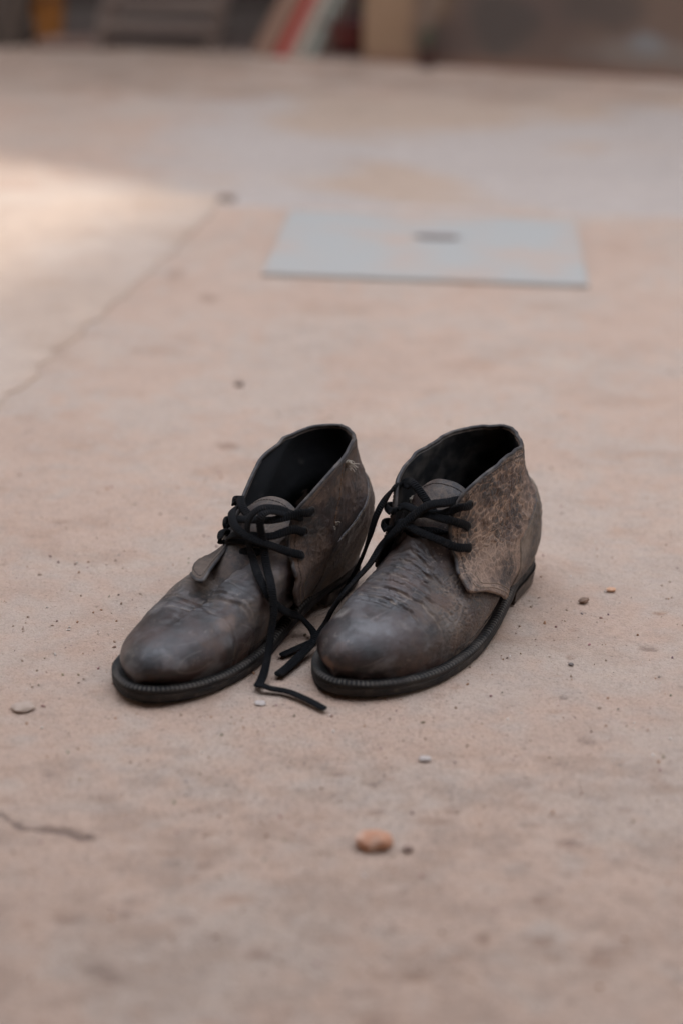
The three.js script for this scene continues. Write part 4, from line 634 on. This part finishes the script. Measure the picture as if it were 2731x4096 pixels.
{ // sack with deep folds and a golden bundle beside it, left of the doorway
  const p = inHouse(-1.02, 0, 0.10), g = gridGeo(96, 60, (a, b) => { const an = a * 2 * Math.PI, fold = 0.010 * Math.sin(an * 9 + 2 * N(b * 3, a * 0, 1)) * (0.4 + 0.6 * b) + 0.006 * Math.sin(an * 17), r = (0.105 + fold) * (0.85 + 0.3 * Math.sin(Math.min(1, b * 1.25) * 2.4)) * (b > 0.9 ? 1 - 3 * (b - 0.9) : 1), y = b * 0.44; return [r * Math.cos(an), y, r * 0.85 * Math.sin(an), ...mix3([0.06, 0.046, 0.038], [0.11, 0.083, 0.066], smooth(-0.2, 0.3, fbm(Math.cos(an) * 3, y * 6, Math.sin(an) * 3, 4)))]; });
  const t = thing('burlap_sack', p.x, 0, p.z, 'folded grey brown burlap sack standing at the far left by the house', 'sack'); obj('sack_body', g, std({ vertexColors: true, roughness: 0.95 }), t);
  const tie = new THREE.TorusGeometry(0.082, 0.006, 6, 30); tie.rotateX(Math.PI / 2); tie.translate(0, 0.405, 0); obj('tie', tie, std({ color: rgb(0.3, 0.24, 0.16), roughness: 0.9 }), t);
  const q = inHouse(-0.865, 0, 0.06), r = rng(9), st = []; for (let i = 0; i < 260; i++) { const a = r() * 6.283, rr = 0.035 * Math.sqrt(r()), b = new THREE.CylinderGeometry(0.0010, 0.0022, 0.24 + 0.14 * r(), 4, 1); b.translate(0, 0.15, 0); b.rotateZ((r() - 0.5) * 0.36); b.rotateY(a); b.translate(rr * Math.cos(a), 0.03, rr * Math.sin(a)); st.push(b); }
  const w = thing('straw_bundle', q.x, 0, q.z, 'golden orange straw bundle standing between the sack and the rack', 'straw'); const so = obj('straw', st, std({ color: rgb(0.33, 0.13, 0.025), roughness: 0.8 }), w); so.userData.kind = 'stuff';
  const band = new THREE.TorusGeometry(0.044, 0.006, 6, 24); band.rotateX(Math.PI / 2); band.translate(0, 0.13, 0); obj('binding', band, std({ color: rgb(0.15, 0.07, 0.03), roughness: 0.9 }), w);
  const e = inHouse(-0.80, 0, 0.05); stone('earth_heap', e.x, e.z, 0.11, 0.022, 0.06, [0.20, 0.125, 0.095], [0.14, 0.09, 0.07], 21, 'low reddish heap of earth on the doorway threshold', 'earth heap', 0.2, undefined, 0.3);
}
// unseen walls added to block light; left opening shaped for the sun patch
{
  const wm = std({ color: rgb(0.34, 0.255, 0.195), roughness: 0.95 });
  const sh = new THREE.Shape(); [[-7.5, 0], [-4.75, 0], [-4.36, 1.15], [-3.97, 1.70], [-3.25, 1.50], [-1.75, 1.15], [-1.6, 0.0], [2.2, 0], [2.2, 3.3], [-7.5, 3.3]].forEach(([z, y], i) => i ? sh.lineTo(z, y) : sh.moveTo(z, y));
  const g = new THREE.ExtrudeGeometry(sh, { depth: 0.06, bevelEnabled: false }); g.rotateY(-Math.PI / 2); g.translate(-2.4, -0.01, 0);
  const t = thing('light_blocking_wall', 0, 0, 0, 'tan wall added unseen on the left, its opening shaped for the sun patch', 'wall'); obj('masonry', g, wm, t);
  const t2 = thing('light_blocking_wall', 0, 0, 1.15, 'tan wall added unseen behind the camera to hold back sky light', 'wall'); obj('masonry', boxG(6.4, 3.0, 0.2, 0.5, 1.49, 0), wm, t2);
}
{ // unseen roof added over the camera to keep sky light off the nearest ground
  const t = thing('sky_blocking_roof', 0.3, 2.12, 0.2, 'low boarded roof added unseen above the camera to darken the nearest ground', 'added roof'); const pm = std({ color: rgb(0.09, 0.065, 0.05), roughness: 0.9 });
  for (let i = 0; i < 9; i++) obj('board', boxG(6.0, 0.025, 0.196, 0, 0, -0.75 + i * 0.2), pm, t);
  for (const x of [-2.8, 0.0, 2.8]) obj('beam', boxG(0.09, 0.12, 1.85, x, 0.073, 0), pm, t);
}
// ---------------------------------------------------------------- small things on the ground
stone('brick_chip', 0.0269, -1.1140, 0.0125, 0.0058, 0.0088, [0.47, 0.235, 0.14], [0.52, 0.34, 0.25], 31, 'orange chip of brick on the ground in front of the boots', 'brick chip', 0.2);
stone('pebble', 0.0500, -1.1086, 0.0035, 0.0018, 0.0030, [0.20, 0.13, 0.10], [0.26, 0.17, 0.13], 33, 'tiny brown pebble just right of the orange chip of brick', 'pebble');
stone('pebble', -0.2453, -1.3062, 0.0085, 0.0020, 0.0075, [0.41, 0.315, 0.25], [0.36, 0.275, 0.215], 35, 'pale flat chip of stone at the left edge of the picture', 'pebble', 0.5);
stone('pebble', 0.2460, -1.5611, 0.0042, 0.0016, 0.0030, [0.55, 0.30, 0.18], [0.60, 0.38, 0.25], 37, 'small flat orange pebble right of the right boot heel', 'pebble', 0.1);
stone('pebble', 0.2184, -1.5345, 0.0052, 0.0022, 0.0034, [0.20, 0.125, 0.085], [0.27, 0.18, 0.13], 38, 'dark brown crumb right of the right boot heel', 'pebble', 0.7);
stone('pebble', -0.0608, -1.3228, 0.0042, 0.0010, 0.0040, [0.44, 0.385, 0.35], [0.40, 0.325, 0.28], 39, 'pale speck of plaster below the toe of the left boot', 'pebble', 0.1);
stone('pebble', 0.0661, -1.2377, 0.0048, 0.0012, 0.0036, [0.44, 0.385, 0.35], [0.40, 0.325, 0.28], 40, 'pale speck of plaster in front of the right boot', 'pebble', 0.1);
stone('pebble', -0.2095, -3.2033, 0.016, 0.008, 0.014, [0.22, 0.16, 0.12], [0.28, 0.2, 0.15], 41, 'brown pebble at the far corner of the paved slab', 'pebble', 0.1);
stone('pebble', -0.1260, -2.1574, 0.0055, 0.0030, 0.0055, [0.24, 0.18, 0.145], [0.29, 0.22, 0.17], 42, 'dark pebble on bare ground between the slab and the left boot', 'pebble', 0.1);
stone('pebble', 0.193, -1.405, 0.0022, 0.0010, 0.0020, [0.16, 0.13, 0.115], [0.22, 0.19, 0.165], 43, 'tiny dark pebble right of the sole of the right boot', 'pebble', 0.1);
{ // loose sand and grit round the boots
  const r = rng(77), g = new THREE.IcosahedronGeometry(1, 0), n = 5200, im = new THREE.InstancedMesh(g, std({ color: 0xffffff, roughness: 0.9 }), n), M = new THREE.Matrix4(), Q = new THREE.Quaternion(), E = new THREE.Euler();
  for (let i = 0; i < n; i++) {
    let x, z, y; do { z = -0.95 - 1.15 * r(); x = (r() - 0.5) * 0.58 * -z; } while (r() > 0.35 + 0.65 * smooth(-0.05, 0.3, fbm(x * 7, 3, z * 7, 3))); y = groundAt(x, z)[1];
    const s = 0.00028 + 0.0011 * Math.pow(r(), 5); E.set(r() * 6, r() * 6, r() * 6); M.compose(V(x, y + s * 0.35, z), Q.setFromEuler(E), V(s * (1 + r()), s * 0.8, s)); im.setMatrixAt(i, M);
    const k = r(); im.setColorAt(i, k < 0.30 ? rgb(0.25 + 0.1 * r(), 0.18 + 0.07 * r(), 0.14 + 0.06 * r()) : k < 0.8 ? rgb(0.40, 0.30, 0.23) : k < 0.92 ? rgb(0.34, 0.19, 0.11) : rgb(0.60, 0.53, 0.47));
  }
  shadows(im).name = 'sand_grit'; im.userData.kind = 'stuff'; scene.add(im); tag(im, 'loose sand and grit scattered on the ground around the boots', 'grit');
}
renderer.render(scene, camera);
